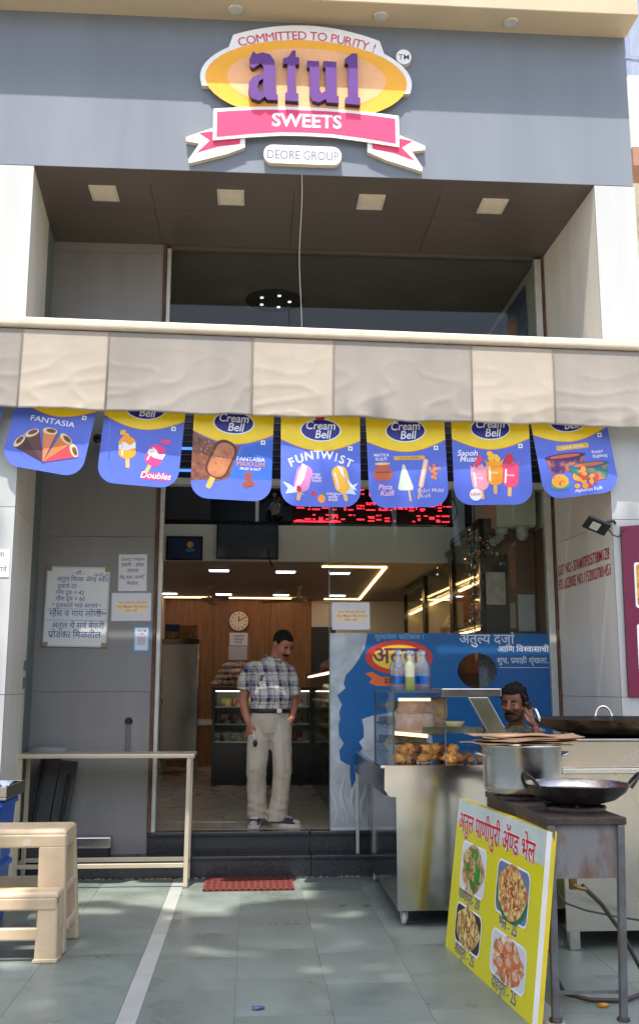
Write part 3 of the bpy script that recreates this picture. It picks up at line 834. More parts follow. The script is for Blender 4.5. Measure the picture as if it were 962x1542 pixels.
# small fittings on the grey wall and reveal
T = thing('grab_bar', 'black knob with a grey pull rod on the grey wall below the notices', 'handle', (-1.015, G - .026, 1.235))
MB().lathe([(.030, 0), (.030, .018), (.018, .03)], 20).build('knob', BLACKM, T).rotation_euler = (PI / 2, 0, 0)
MB().box(-.016, .016, -.022, -.004, -.28, -.02).build('rod', LEGM, T, bevel=.004)
T = thing('switch_plate', 'small grey latch plate on the left reveal beside the wall', 'switch', (-1.79, 8.0, 1.60), (0, 0, R(4.8)))
MB().box(-.0, .012, -.02, .02, .04, .12).build('upper_plate', LEGM, T, bevel=.003)
MB().box(-.0, .010, -.02, .02, -.10, -.01).build('lower_plate', LEGM, T, bevel=.003)
# red licence lettering on the right reveal (runs from the glass out towards the street)
T = thing('licence_lettering', 'two lines of red licence numbers painted on the right reveal', 'lettering', (2.6755, 8.44, 2.37), (PI / 2, 0, R(-89.0)))
RED = pm(190, 36, 50)
MB().text('GST NO.-27AMXPD5738M1Z8', 0, .105, .125, .001, RED, bold=.010, al='L', wx=.74).build('first_line', None, T)
MB().text('FSS LICENSE NO.11520027001453', 0, -.020, .125, .001, RED, bold=.010, al='L', wx=.675).build('second_line', None, T)

# solar light on the pillar corner
T = thing('wall_lamp', 'black solar flood light on an arm at the right pillar', 'lamp', (2.70, F - .005, 2.73))
TT = Matrix.Rotation(R(22), 4, 'Y') @ Matrix.Rotation(R(-35), 4, 'X')
MB().box(-.09, .09, -.06, .06, -.012, .012, None, Matrix.Translation((-.145, -.06, -.03)) @ TT).build('lamp_head', BLACKM, T, bevel=.006)
MB().box(-.045, .02, -.035, .035, -.0155, -.0125, None, Matrix.Translation((-.145, -.06, -.03)) @ TT).build('led_window', pm(206, 206, 190), T)
MB().tube([(.02, -.0, .0), (.0, -.03, .01), (-.05, -.05, .0), (-.10, -.06, -.015)], .010, 8).build('arm', BLACKM, T)
MB().tube([(-.06, -.06, -.05), (-.02, -.05, -.10), (.03, -.03, -.11), (.07, -.02, -.06), (.12, -.015, -.04)], .005, 6).build('cable', BLACKM, T)
# maroon food board
T = thing('food_board', 'maroon food photo board on the right pillar front', 'sign board', (3.06, F - .012, 2.06), (PI / 2, R(.5), 0))
MAR = pm(112, 26, 60)
MB().prism([(-.31, -.62), (.32, -.62), (.32, .70), (-.31, .64)], -.008, .012, MAR, pm(60, 18, 36)).build('board', MAR, T)
FOODA = M('fried_food_print', c(196, 92, 34), rough=.35, var=.4, scale=26, col2=c(240, 190, 80))
FOODB = M('green_food_print', c(110, 120, 40), rough=.35, var=.5, scale=24, col2=c(240, 180, 70))
for y, mt in ((.20, FOODA), (-.26, FOODB)):
    f = MB().prism(rr(-.225, y - .17, .25, y + .17, .02), .0125, .0135, WHT).prism(rr(-.21, y - .155, .235, y + .155, .02), .014, .0145, mt).build('food_photo', None, T)

# ============================================================ BLUE FILM ON THE GLASS
SK = M('sky_blue_film', c(24, 108, 170), rough=.28, var=.14, scale=1.3, col2=c(36, 94, 154))
WM = M('milk_splash_print', c(176, 184, 188), rough=.3, var=.22, scale=5, detail=2, col2=c(206, 212, 214))
BF = thing('window_film', 'blue printed film with a milk splash and white lettering on the lower glass', 'window film', (.672, G + .019, .345), UP)
W_, H_ = 1.916, 1.63
hole = ell(1.277, 1.309, .170, .152, 40)
# sheet with a round opening: two halves
hl = [p for p in hole]
left_h = [p for p in ell(1.277, 1.309, .170, .152, 24, 90, 270)]
right_h = [p for p in ell(1.277, 1.309, .170, .152, 24, 270, 450)]
sA = [(0.0, 0.0), (1.277, 0.0), (1.277, 1.157)] + left_h[::-1][1:-1] + [(1.277, 1.461), (1.277, H_), (0, H_)]
sB = [(1.277, 0), (W_, 0), (W_, H_), (1.277, H_), (1.277, 1.461)] + right_h[::-1][1:-1] + [(1.277, 1.157)]
MB().poly(sA, .001, SK).poly(sB, .001, SK).build('blue_sheet', SK, BF)
# milk splash on the left with ragged edge and the blue figure left open in it
sp = [(0, H_), (.325, H_), (.30, 1.50), (.255, 1.42), (.20, 1.34), (.135, 1.27), (.115, 1.20), (.13, 1.16), (.06, 1.10), (.10, 1.02), (.075, .96), (.085, .90), (.07, .86), (.075, .76), (.115, .70), (.075, .64), (.085, .56), (.135, .53), (.165, .52), (.165, .42), (.185, .30),
      (.20, .30), (.215, .42), (.21, .52), (.245, .53), (.285, .57), (.275, .66), (.245, .71), (.285, .75), (.285, .84), (.27, .90), (.36, .93), (.66, .98), (.80, .96), (.86, .80), (.90, .55), (1.0, .30), (1.25, .16), (1.9, .10), (1.9, 0), (0, 0)]
MB().poly(sp, .0022, WM).build('milk_splash', WM, BF)
mb = MB()
for i in range(7):
    x = .03 + i * .085
    mb.tube([(x + .03 * math.sin(j * 1.3 + i), .05 + .085 * j, .0024) for j in range(6)], [.004, .012, .02, .018, .012, .003], 8, M('milk_fold', c(196, 204, 206), rough=.25, var=.1), flat=.12)
mb.build('splash_folds', None, BF)
mb = MB()
mb.poly(ell(.598, 1.422, .292, .148), .0030, pm(214, 60, 40)).poly(ell(.598, 1.422, .232, .108), .0034, pm(244, 206, 40))
mb.text('अतुल', .57, 1.375, .20, .0040, pm(112, 40, 100), bold=.016)
mb.build('oval_logo', None, BF)
mb = MB().poly([(.30, 1.285), (.36, 1.30), (.44, 1.255), (.86, 1.245), (.86, 1.175), (.40, 1.18), (.335, 1.205), (.36, 1.245)][::-1], .0036, pm(230, 112, 46))
mb.text('{स}वी{ट}स', .56, 1.188, .085, .0042, pm(70, 36, 30), bold=.01)
mb.build('orange_ribbon', None, BF)
LT = pm(214, 222, 230)
mb = Lines('p')
mb.text('शु{द}धतेला किटब{द}ध !', .60, 1.578, .062, .0040, pm(130, 176, 206), bold=.008)
mb.text('अतु{ल}य दजा^', 1.37, 1.545, .118, .0040, LT, bold=.012)
mb.text('आण ि'.replace(' ', ''), 1.55, 1.475, .085, .0040, LT, bold=.010) if False else mb.text('आिण', 1.535, 1.472, .074, .0040, LT, bold=.010)
mb.text('िव{श}वासाची', 1.772, 1.472, .074, .0040, LT, bold=.010)
mb.text('शुभ<, प<वाही शृंखला..', 1.685, 1.375, .072, .0040, LT, bold=.010, wx=.90)
mb.box(1.47, 1.91, 1.335, 1.340, .0036, .0040, LT)
mb.build('white_lettering', None, BF)
MB().box(0, W_, -.012, .018, .0, .006).build('lower_white_edge', pm(206, 210, 210), BF)

# ============================================================ SHOP INTERIOR
def tri(*a): return Vector(a)
# ceiling panels and light strips
for x, y, lab in ((-.39, 11.42, 'bright light panel in the ceiling below the television'), (.385, 11.50, 'light panel in the ceiling right of the television, nearer row'), (-1.2, 14.3, 'light panel at the far left of the back row of the ceiling'), (-.417, 14.35, 'light panel in the back row above the wall clock'), (.42, 14.4, 'light panel in the back row above the standing man'),
               (1.036, 11.6, 'light panel behind the glass inside the bent light strip'), (1.25, 14.44, 'light panel behind the glass above the mask notice')):
    T = thing('ceiling_light', lab, 'light', (x, y, 2.862), group='light panels in the shop ceiling')
    MB().box(-.125, .125, -.085, .085, -.010, .0).build('frame', ALUJ, T)
    MB().box(-.11, .11, -.07, .07, -.013, -.0105).build('diffuser', COOL, T)
for lab, pts in (('warm light strip along the back of the ceiling above the clock', [(-.35, 14.95), (.81, 15.0)]), ('warm light strip at the left back of the ceiling', [(-1.32, 14.9), (-.62, 14.9)]),
                 ('warm front light strip bent at a sharp angle behind the glass', [(.78, 11.0), (1.50, 11.0), (1.64, 15.05), (1.10, 15.05)])):
    T = thing('light_strip', lab, 'light strip', (pts[0][0], pts[0][1], 2.862))
    for (x0, y0), (x1, y1) in zip(pts, pts[1:]):
        d = Vector((x1 - x0, y1 - y0, 0)); L_ = d.length
        o = MB().box(0, L_, -.014, .014, -.012, 0).build('lit_segment', WARM, T)
        o.location = (x0 - pts[0][0], y0 - pts[0][1], 0); o.rotation_euler = (0, 0, math.atan2(d.y, d.x))
# fans
for x, lab in ((-.58, 'ceiling fan nearer the left wall'), (.62, 'ceiling fan above the standing man')):
    T = thing('ceiling_fan', lab, 'fan', (x, 13.2, 2.862), group='ceiling fans')
    FM = M('grey_fan', c(150, 140, 130), rough=.4)
    MB().lathe([(.05, 0), (.03, -.04), (.012, -.05), (.012, -.15), (.02, -.16)], 16).build('rod', FM, T)
    MB().lathe([(.02, -.155), (.10, -.165), (.11, -.195), (.06, -.22), (.01, -.225)], 20).build('motor', FM, T)
    for k in range(3):
        MB().hexa([(.09, -.04, -.205), (.55, -.065, -.21), (.55, .065, -.20), (.09, .04, -.195)], [(.09, -.04, -.200), (.55, -.065, -.205), (.55, .065, -.195), (.09, .04, -.190)]).build('blade', FM, T).rotation_euler = (0, 0, k * 2.094 + x)
# clock and sheets on the wood wall
T = thing('wall_clock', 'round white wall clock on the wood panelled back wall', 'clock', (-.205, 15.368, 2.535), UP)
MB().prism(ell(0, 0, .158, .158, 40), 0, .03, pm(70, 60, 50)).build('rim', None, T)
MB().prism(ell(0, 0, .148, .148, 40), .0302, .033, pm(236, 226, 206)).build('dial', None, T)
for k in range(12):
    MB().prism(rot2(rr(-.006, .10, .006, .13, .001), -30 * k), .0334, .0344, INKB).build('hour_mark', None, T)
MB().prism(rot2(rr(-.007, -.01, .007, .075, .002), 0), .0348, .0358, BLACKM).build('hour_hand', None, T)
MB().prism(rot2(rr(-.005, -.01, .005, .115, .002), -60), .0362, .0372, BLACKM).build('minute_hand', None, T)
sheet('notice_sheet', 'upper white sheet under the wall clock with bold lettering', 'notice', -.345, -.065, 2.16, 2.355, 15.366, [('ग{र}ाहकांना', 0, .03, .05, INKB, 1), ('नम{स}कार', 0, -.02, .05, INKB, 1), ('िवनंती', 0, -.07, .05, INKB, 1)])
sheet('notice_sheet', 'lower grey sheet of small print under the wall clock', 'notice', -.355, -.07, 1.94, 2.15, 15.366, None, mat=M('small_print', c(196, 194, 198), rough=.7, var=.12, scale=30, stretch=(1, 8, 1)))
T = thing('socket_plate', 'pale socket plate on the wood wall beside the steel fridge', 'socket', (-.68, 15.368, 1.0), UP)
MB().prism(rr(-.10, -.045, .10, .045, .01), 0, .012, pm(206, 206, 200)).build('plate', None, T)
for k in range(3): MB().prism(rr(-.08 + .055 * k, -.02, -.04 + .055 * k, .02, .004), .0122, .016, pm(228, 228, 222)).build('switch', None, T)
# fridge
T = thing('steel_fridge', 'tall stainless steel fridge against the wood wall', 'fridge', (-.995, 14.0, FZ))
MB().box(-.26, .26, 0, .62, .19, 1.84).build('cabinet', STEELD, T, bevel=.01)
MB().box(-.255, .255, -.03, -.002, .21, 1.78).build('door', STEEL, T, bevel=.008)
MB().box(-.262, .262, -.02, .0, 1.79, 1.85).build('top_trim', STEELD, T)
MB().tube([(-.235, -.035, 1.15), (-.235, -.06, 1.13), (-.235, -.06, .95), (-.235, -.035, .93)], .008, 8).build('handle', CHROME, T)
for x in (-.22, .22):
    for y in (.05, .56): MB().tube([(x, y, 0), (x, y, .19)], .02, 8).build('leg', STEEL, T)
for x, w_, h_, cc, lab in ((-.135 - .995, .20, .215, (44, 46, 92), 'dark blue snack carton on top of the steel fridge'), (.105 - .995, .24, .20, (150, 108, 52), 'yellow brown snack carton on top of the steel fridge')):
    T = thing('snack_carton', lab, 'box', (x, 14.22, FZ + 1.852))
    MB().box(-w_ / 2, w_ / 2, -.08, .08, 0, h_).build('carton', M('carton_%d' % cc[0], c(*cc), rough=.5, var=.3, scale=18), T, bevel=.004)
    MB().box(-w_ * .44, w_ * .44, -.082, -.0805, h_ * .08, h_ * .5).build('printed_panel', M('carton_print_%d' % cc[0], c(64, 40, 34), rough=.4, var=.6, scale=30, col2=c(190, 140, 70)), T)
# display counters
def packet(mb, x, y, z, w_, h_, d_, m, T=None):
    rings = []
    for t, kk in ((0, .05), (.08, .55), (.3, .95), (.5, 1), (.7, .95), (.92, .55), (1, .05)):
        ww = w_ / 2 * (1 if 0 < t < 1 else 1.0)
        rg = []
        for j in range(12):
            a = 2 * PI * j / 12
            p = Vector((ww * math.copysign(abs(math.cos(a)) ** .6, math.cos(a)) * (.94 + .06 * kk), d_ / 2 * kk * math.copysign(abs(math.sin(a)) ** .8, math.sin(a)), h_ * t))
            rg.append((T @ p if T else p) + Vector((x, y, z)))
        rings.append(rg)
    mb.loft(rings, m)
PKC = [(196, 62, 40), (206, 130, 60), (190, 160, 120), (150, 40, 36), (220, 190, 60), (90, 120, 60), (232, 206, 170), (206, 90, 110), (70, 96, 140)]
PK = [M('packet_print_%d' % i, c(*q), rough=.3, var=.45, scale=22, col2=c(236, 220, 190), contrast=(.45, .62)) for i, q in enumerate(PKC)]
LITW = emis('case_light', (1.0, .93, .8, 1), 2.2)
DC = thing('display_counter', 'black sweet counter with a lit glass window at the back of the shop', 'counter', (.14, 12.45, FZ))
MB().box(-.62, .62, 0, .62, 0, .50).box(-.62, -.585, 0, .62, .501, 1.14).box(.585, .62, 0, .62, .501, 1.14).box(-.62, .62, 0, .62, 1.141, 1.18).box(-.584, .584, .58, .62, .501, 1.14).build('carcass', BLACK, DC)
MB().box(-.584, .584, .008, .014, .503, 1.139).build('front_glass', CGLASS, DC)
MB().box(-.58, .58, .50, .575, .51, 1.13).build('lit_backing', M('pale_case_back', c(206, 200, 186), rough=.5), DC)
for z in (.505, .72, .93):
    MB().box(-.583, .583, .03, .50, z, z + .012).build('shelf', M('shelf_glass_edge', c(200, 206, 196), rough=.2), DC)
MB().box(-.58, .58, .03, .06, 1.125, 1.138).build('light_tube', LITW, DC)
def row(group, label, x0, x1, n, y, z, hmin, hmax, name='snack_packet', cat='packet', dep=.07, parent=None, axis=0, cols=None):
    for i in range(n):
        t = (i + .5) / n
        p = (x0 + (x1 - x0) * t, y, z) if axis == 0 else (y, x0 + (x1 - x0) * t, z)
        o = MB()
        wd_ = abs(x1 - x0) / n * .92
        h_ = random.uniform(hmin, hmax)
        packet(o, 0, 0, 0, wd_, h_, dep, (cols or PK)[random.randrange(len(cols or PK))], Matrix.Rotation((PI / 2 if axis else 0) + random.uniform(-.15, .15), 4, 'Z') @ Matrix.Rotation(random.uniform(-.06, .06), 4, 'X'))
        b = o.build(name, None)
        b.location = p
        tag(b, label, cat, group)
for z, lab in ((.517, 'sweet packet on the bottom shelf of the lit black counter'), (.732, 'sweet packet on the middle shelf of the lit black counter'), (.942, 'sweet packet on the top shelf of the lit black counter')):
    row(lab + 's', lab, -.40, .66, 7, 12.72, FZ + z, .09, .15)
# heap of snack bags on the counter
for k, (n, zz) in enumerate(((5, 0), (5, .075), (4, .15), (3, .22))):
    for i in range(n):
        o = MB()
        packet(o, 0, 0, 0, .20, .16, .08, PK[(0, 1, 3, 6)[random.randrange(4)]], Matrix.Rotation(random.uniform(-.4, .4), 4, 'Z') @ Matrix.Rotation(PI / 2 - .15, 4, 'Y') @ Matrix.Rotation(PI / 2, 4, 'Z'))
        b = o.build('snack_bag', None)
        b.location = (-.50 + .045 * k + i * .125, 12.62 + random.uniform(-.05, .12), FZ + 1.222 + zz)
        tag(b, 'red and cream snack bag in the heap on the black counter', 'snack bag', 'snack bags heaped on the counter')
SC = thing('side_counter', 'long black side counter with glass front behind the standing man', 'counter', (.76, 9.66, FZ))
MB().box(0, .55, 0, 4.3, 0, .50).box(.50, .55, 0, 4.3, .501, 1.32).box(0, .55, 0, 4.3, 1.33, 1.36).build('carcass', BLACK, SC)
MB().box(.0, .006, .04, 4.28, .502, 1.328).build('side_glass', CGLASS, SC)
MB().box(.0, .035, -.002, .033, .50, 1.36).build('corner_post', pm(196, 214, 210), SC)
MB().box(.036, .55, -.001, .03, .50, 1.33).build('end_panel', BLACKM, SC)
for z in (.76, 1.02):
    MB().box(.01, .49, .04, 4.28, z, z + .012).build('shelf', M('yellow_lit_shelf', c(196, 176, 120), rough=.3), SC)
MB().box(.02, .05, .1, 4.2, 1.31, 1.327).build('light_tube', LITW, SC)
YC = [PK[4], PK[4], PK[0], PK[8], PK[1]]
for z, lab in ((.503, 'packet on the lower shelf of the side counter'), (.773, 'packet on the middle shelf of the side counter'), (1.033, 'yellow packet on the top shelf of the side counter')):
    row(lab + 's', lab, 9.9, 13.8, 14, .95, FZ + z, .12, .20, axis=1, cols=YC)
row('bags on top of the side counter', 'snack bag lying on top of the side counter', 9.8, 13.6, 12, .98, FZ + 1.362, .12, .2, name='snack_bag', cat='snack bag', axis=1, cols=[PK[0], PK[1], PK[2], PK[3]], dep=.1)
# tv, picture
T = thing('wall_television', 'black flat television hung on the white bulkhead', 'television', (-.06, 10.50, 2.87))
MB().box(-.33, .33, 0, .045, 0, .385).build('body', BLACK, T, bevel=.006)
MB().box(-.315, .315, -.003, -.0005, .02, .37).build('screen', M('dark_screen', c(70, 78, 84), rough=.12, var=.3, scale=3), T)
MB().box(-.1, .1, .046, .078, .1, .3).build('bracket', BLACKM, T)
MB().tube([(.22, -.02, .10), (.23, -.03, .02), (.25, -.03, -.04), (.27, -.02, -.08)], .010, 6).build('cable', BLACKM, T)
T = thing('framed_picture', 'small dark blue framed picture on the white bulkhead left of the television', 'picture', (-.735, 10.575, 2.99), UP)
MB().prism([(-.195, -.13), (.195, -.13), (.195, .13), (-.195, .13)], 0, .02, BLACK).build('frame', None, T)
MB().prism([(-.175, -.112), (.175, -.112), (.175, .112), (-.175, .112)], .0205, .022, pm(24, 44, 84)).prism(ell(.06, .04, .035, .035, 20), .0225, .023, pm(206, 160, 50)).prism(ell(.06, -.02, .05, .02, 20), .0225, .023, pm(60, 120, 150)).build('print', None, T)
# hanging ornament lamp
T = thing('hanging_ornament', 'dark hanging ornament of beads and a grey globe behind the posters', 'ornament', (.22, 9.9, 3.9))
def octa(mb, x, z, r, m=None):
    mb.add([(x + r, 0, z), (x, r, z), (x - r, 0, z), (x, -r, z), (x, 0, z + r * 1.1), (x, 0, z - r * 1.1)], [(0, 1, 4), (1, 2, 4), (2, 3, 4), (3, 0, 4), (1, 0, 5), (2, 1, 5), (3, 2, 5), (0, 3, 5)], m)
MB().tube([(0, 0, .4), (0, 0, -.3)], .006, 6).build('cord', BLACKM, T)
MB().ball((0, 0, -.58), .055, .055, .07).build('globe', M('smoky_globe', c(120, 120, 118), rough=.2), T)
MB().lathe([(.03, -.30), (.075, -.36), (.08, -.44), (.05, -.50)], 16).build('cap', BLACK, T)
for x, z in ((-.14, -.50), (.10, -.44), (.12, -.53), (.19, -.58), (.19, -.64), (.19, -.70), (-.05, -.40)):
    mb = MB(); octa(mb, x, z, .036); mb.build('bead', BLACK, T)
MB().tube([(.19, 0, .2), (.19, 0, -.72)], .004, 6).build('bead_string', BLACKM, T)
# red led ticker
T = thing('led_ticker', 'black scrolling sign with red dot lettering hung inside the shop', 'led sign', (1.145, 9.45, 3.085), UP)
MB().prism([(-.775, 0), (.775, 0), (.775, .40), (-.775, .40)], -.06, 0, M('ticker_black', c(32, 22, 22), rough=.3)).build('housing', BLACK, T)
MB().prism([(-.76, .012), (.76, .012), (.76, .388), (-.76, .388)], .0005, .002, M('ticker_face', c(44, 20, 20), rough=.25)).build('face', None, T)
d = MB(); rs = random.Random(3)
for row_, (y0, nr) in enumerate(((.03, 5), (.14, 7), (.27, 7))):
    x = -.74
    while x < .74:
        if rs.random() < .82:
            n = rs.randint(2, 7)
            rows = [r for r in range(nr) if rs.random() < .42]
            for r in rows:
                for i in range(n):
                    if rs.random() < .88: d.add([(x + i * .013, y0 + r * .014, .0025), (x + i * .013 + .010, y0 + r * .014, .0025), (x + i * .013 + .010, y0 + r * .014 + .010, .0025), (x + i * .013, y0 + r * .014 + .010, .0025)], [(0, 1, 2, 3)])
            x += n * .013
        x += .016
for i in range(34): d.add([(-.75 + i * .0135, .018, .0025), (-.74 + i * .0135, .018, .0025), (-.74 + i * .0135, .03, .0025), (-.75 + i * .0135, .03, .0025)], [(0, 1, 2, 3)])
d.build('lit_dots', REDLED, T, kind='stuff')
for x in (-.6, .6): MB().box(x - .012, x + .012, .40, 1.6, -.04, -.02).build('hanger', ALUJ, T)
MB().tube([(.775, .05, -.03), (.84, .06, -.03), (.87, .15, -.03), (.84, .26, -.03), (.77, .32, -.03)], .005, 6).build('cable', BLACKM, T)
# glazed wall cabinets along the right wall
for k, (y0, y1, lab) in enumerate(((8.95, 10.30, 'nearest black framed wall cabinet lit warm inside behind the glass'), (10.34, 12.0, 'second black framed wall cabinet lit warm inside'), (12.04, 13.6, 'farthest black framed wall cabinet on the right wall'))):
    T = thing('wall_cabinet', lab, 'cabinet', (2.1, y0, FZ))
    h, ln = (2.73, 2.63, 2.50)[k], y1 - y0
    fr_ = MB()
    fr_.box(0, .05, 0, .05, 0, h).box(0, .05, ln - .05, ln, 0, h).box(0, .05, .051, ln - .051, h - .05, h).box(0, .05, .051, ln - .051, 0, .6)
    fr_.build('door_frame', BLACK, T)
    MB().box(.02, .026, .051, ln - .051, .60, h - .051).build('door_glass', CGLASS, T)
    MB().box(.051, .52, 0, .02, 0, h).box(.051, .52, ln - .02, ln, 0, h).build('side_panel', WOODD if k == 0 else M('cabinet_side', c(176, 168, 150), rough=.4), T)
    MB().box(.50, .52, .021, ln - .021, 0, h).build('backing', M('cabinet_back', c(186, 166, 140), rough=.5, var=.1), T)
    for z in (1.30, 1.76, 2.22):
        MB().box(.06, .49, .022, ln - .022, z, z + .015).build('shelf', CGLASS if z < 1.4 else M('cabinet_shelf', c(190, 196, 190), rough=.3), T)
    MB().box(.07, .095, .04, ln - .04, 2.17, 2.19).build('light_strip', WARM, T)
    MB().box(.07, .095, .04, ln - .04, 1.72, 1.735).build('light_strip', WARM, T)
    for z, lb in ((1.777, 'upper'), (1.317, 'lower')):
        row('goods on the %s shelf of cabinet %d' % (lb, k + 1), 'colourful goods packet on the %s lit shelf of the %s wall cabinet' % (lb, ('nearest', 'second', 'farthest')[k]), y0 + .1, y1 - .1, 7, 2.36, FZ + z, .20, .33, axis=1, dep=.12)


# cream duct box, spot lamps, hanging bag, papers on the wood side wall
T = thing('duct_box', 'cream boxed duct in the upper right corner of the shop window', 'duct', (2.22, 8.75, 2.98))
MB().box(0, .37, 0, 1.0, 0, .95).build('box', M('cream_box', c(206, 200, 176), rough=.5), T, bevel=.006)
MB().box(.01, .36, .02, .98, -.012, -.001).build('lower_lip', IWALL, T)
for x, y, lab in ((2.30, 8.90, 'white swivel spot lamp under the cream duct'), (2.47, 8.80, 'white round camera dome under the cream duct')):
    T = thing('spot_lamp', lab, 'lamp', (x, y, 2.966))
    MB().lathe([(.06, 0), (.06, -.04), (.05, -.05)], 20).build('base', WHITEP, T)
    if x < 2.4:
        MB().tube([(-.02, 0, -.04), (-.05, -.02, -.09)], .012, 8).build('stem', WHITEP, T)
        MB().tube([(-.0, -.0, -.07), (-.10, -.06, -.14)], [.035, .042], 14).build('head', WHITEP, T)
    else:
        MB().lathe([(.058, -.05), (.055, -.09), (.03, -.12), (.005, -.125)], 20).build('dome', WHITEP, T)
T = thing('hanging_sleeve', 'pale plastic sleeve hanging in the shop window', 'plastic sleeve', (2.225, 8.90, 2.56), (PI / 2, 0, 0))
MB().prism(rr(-.085, -.30, .095, .0, .01), 0, .004, M('plastic_sleeve', c(176, 164, 150), rough=.2, var=.2, scale=12)).build('sleeve', None, T)
MB().tube([(0, .0, 0), (0, .41, 0)], .003, 5).build('string', BLACKM, T)
MB().box(2.155, 2.36, 8.936, 8.948, .36, 2.72).build('dark_end_panel', M('dark_end', c(44, 38, 34), rough=.3), bpy.data.objects['wall_cabinet'], world=True)
for x0, x1, z0, z1, lab, cc in ((2.445, 2.60, 2.02, 2.36, 'large white paper on the wood panel by the window', (186, 180, 174)), (2.37, 2.42, 2.05, 2.28, 'small pale paper on the wood panel beside the large one', (160, 150, 134)), (2.375, 2.435, 2.42, 2.78, 'narrow reddish print on the wood panel by the window', (160, 96, 70))):
    T = thing('wall_paper_sheet', lab, 'paper', (x0, 8.947, z0), UP)
    MB().prism([(0, 0), (x1 - x0, 0), (x1 - x0, z1 - z0), (0, z1 - z0)], 0, .004, M('paper_%d' % cc[1], c(*cc), rough=.5, var=.12, scale=20, stretch=(1, 5, 1))).build('sheet', None, T)
# glittering garland behind the glass
T = thing('tinsel_garland', 'dark glittering bead garland hanging behind the shop glass', 'garland', (2.03, 8.80, 2.55))
TIN = M('tinsel', (.75, .76, .78, 1), rough=.15, metal=1, var=.3, scale=40)
g = MB(); rs = random.Random(5)
for i in range(420):
    t = rs.random()
    x, z = (-.03 + rs.gauss(0, .035), .40 - 1.0 * t) if i % 3 else (-.05 + .30 * t + rs.gauss(0, .02), .10 + .12 * math.sin(t * 3) + rs.gauss(0, .05))
    p = Vector((x, rs.gauss(0, .03), z)); s_ = rs.uniform(.006, .016)
    T4 = Euler((rs.uniform(0, 6), rs.uniform(0, 6), rs.uniform(0, 6))).to_matrix()
    g.add([p + T4 @ Vector(q) * s_ for q in ((-1, -.6, 0), (1, -.6, 0), (1, .6, 0), (-1, .6, 0))], [(0, 1, 2, 3)], TIN if rs.random() < .55 else BLACK)
g.build('beads', TIN, T, kind='stuff')
MB().tube([(0, 0, .8), (-.03, 0, -.62)], .006, 6).build('string', BLACKM, T)
# blue banner high on the right inner wall
T = thing('wall_banner', 'blue banner with an orange oval high on the right inner wall', 'banner', (2.63, 10.55, 4.35), (PI / 2, 0, R(-90)))
BB = M('dark_blue_banner', c(34, 66, 118), rough=.35, var=.35, scale=4, col2=c(70, 110, 160))
MB().prism([(0, 0), (1.6, 0), (1.6, 1.05), (0, 1.05)], 0, .01, BB).build('cloth', BB, T)
MB().prism(ell(1.05, .72, .27, .2), .0105, .012, pm(206, 110, 40)).prism(ell(1.05, .72, .2, .14), .0125, .013, pm(226, 150, 60)).build('oval_print', None, T)
# cctv dome under the awning
T = thing('cctv_camera', 'small white dome camera on the left under the awning between two posters', 'camera', (-1.32, 8.33, 3.62))
MB().box(-.04, .04, -.02, .14, -.04, .05).build('mount', WHITEP, T, bevel=.01)
MB().tube([(0, -.02, 0), (0, -.13, -.03)], [.045, .05], 16).build('housing', WHITEP, T)
MB().ball((0, -.14, -.035), .042, .03, .042).build('lens', BLACK, T)
# curtain seen through the round opening
T = thing('patterned_cloth', 'grey dotted cloth hanging behind the round opening in the blue film', 'cloth', (2.02, 8.72, 1.50))
MB().add([(x * .03 - .01, .012 * math.sin(x * 1.9), z) for x in range(6) for z in (0, .36)], [(2 * i, 2 * i + 2, 2 * i + 3, 2 * i + 1) for i in range(5)], None, True).build('cloth', M('dotted_cloth', c(150, 146, 152), rough=.8, var=.35, scale=60, detail=1), T)

# ============================================================ FOOD CART (front right)
CT = thing('food_cart', 'stainless steel snack cart with a glass display on castors', 'food cart', (.95, 6.6, 0))
def cp(mb, name, mat, parent=None, **k): return mb.build(name, mat, parent or CT, world=True, **k)
cp(MB().box(.952, 1.83, 6.604, 8.24, .11, .80), 'cabinet_body', STEELD)
fp = [(.950, .10), (1.83, .10), (1.83, 1.004), (.892, 1.004), (.876, .985), (.874, .850), (.905, .808), (.950, .804)]
o = MB().prism(fp, 0, .012).build('front_panel', STEEL, CT, bevel=.003); o.location = (-.95, 0.004, 0); o.rotation_euler = UP
cp(MB().box(.875, 1.83, 6.606, 8.40, .815, .985), 'side_band', BLACK)
cp(MB().box(.850, 1.83, 6.600, 8.42, .9855, 1.004), 'counter_top', STEEL, bevel=.003)
cp(MB().box(.872, .898, 8.37, 8.40, .172, .815), 'rear_leg', ALUJ, bevel=.004)
for x, y in ((1.0, 6.66), (1.76, 6.66), (1.0, 8.15), (1.76, 8.15)):
    k = cp(MB().box(x - .022, x - .017, y - .02, y + .02, .04, .10).box(x + .017, x + .022, y - .02, y + .02, .04, .10).box(x - .022, x + .022, y - .03, y + .03, .1, .108), 'castor', CHROME)
    wv = MB()
    wv.loft([[(x + dx, y + .012 + r * math.cos(2 * PI * j / 20), .046 + r * math.sin(2 * PI * j / 20)) for j in range(20)] for dx, r in ((-.014, .036), (-.012, .045), (.012, .045), (.014, .036))])
    cp(wv, 'wheel', M('grey_wheel', c(196, 186, 176), rough=.5), k)
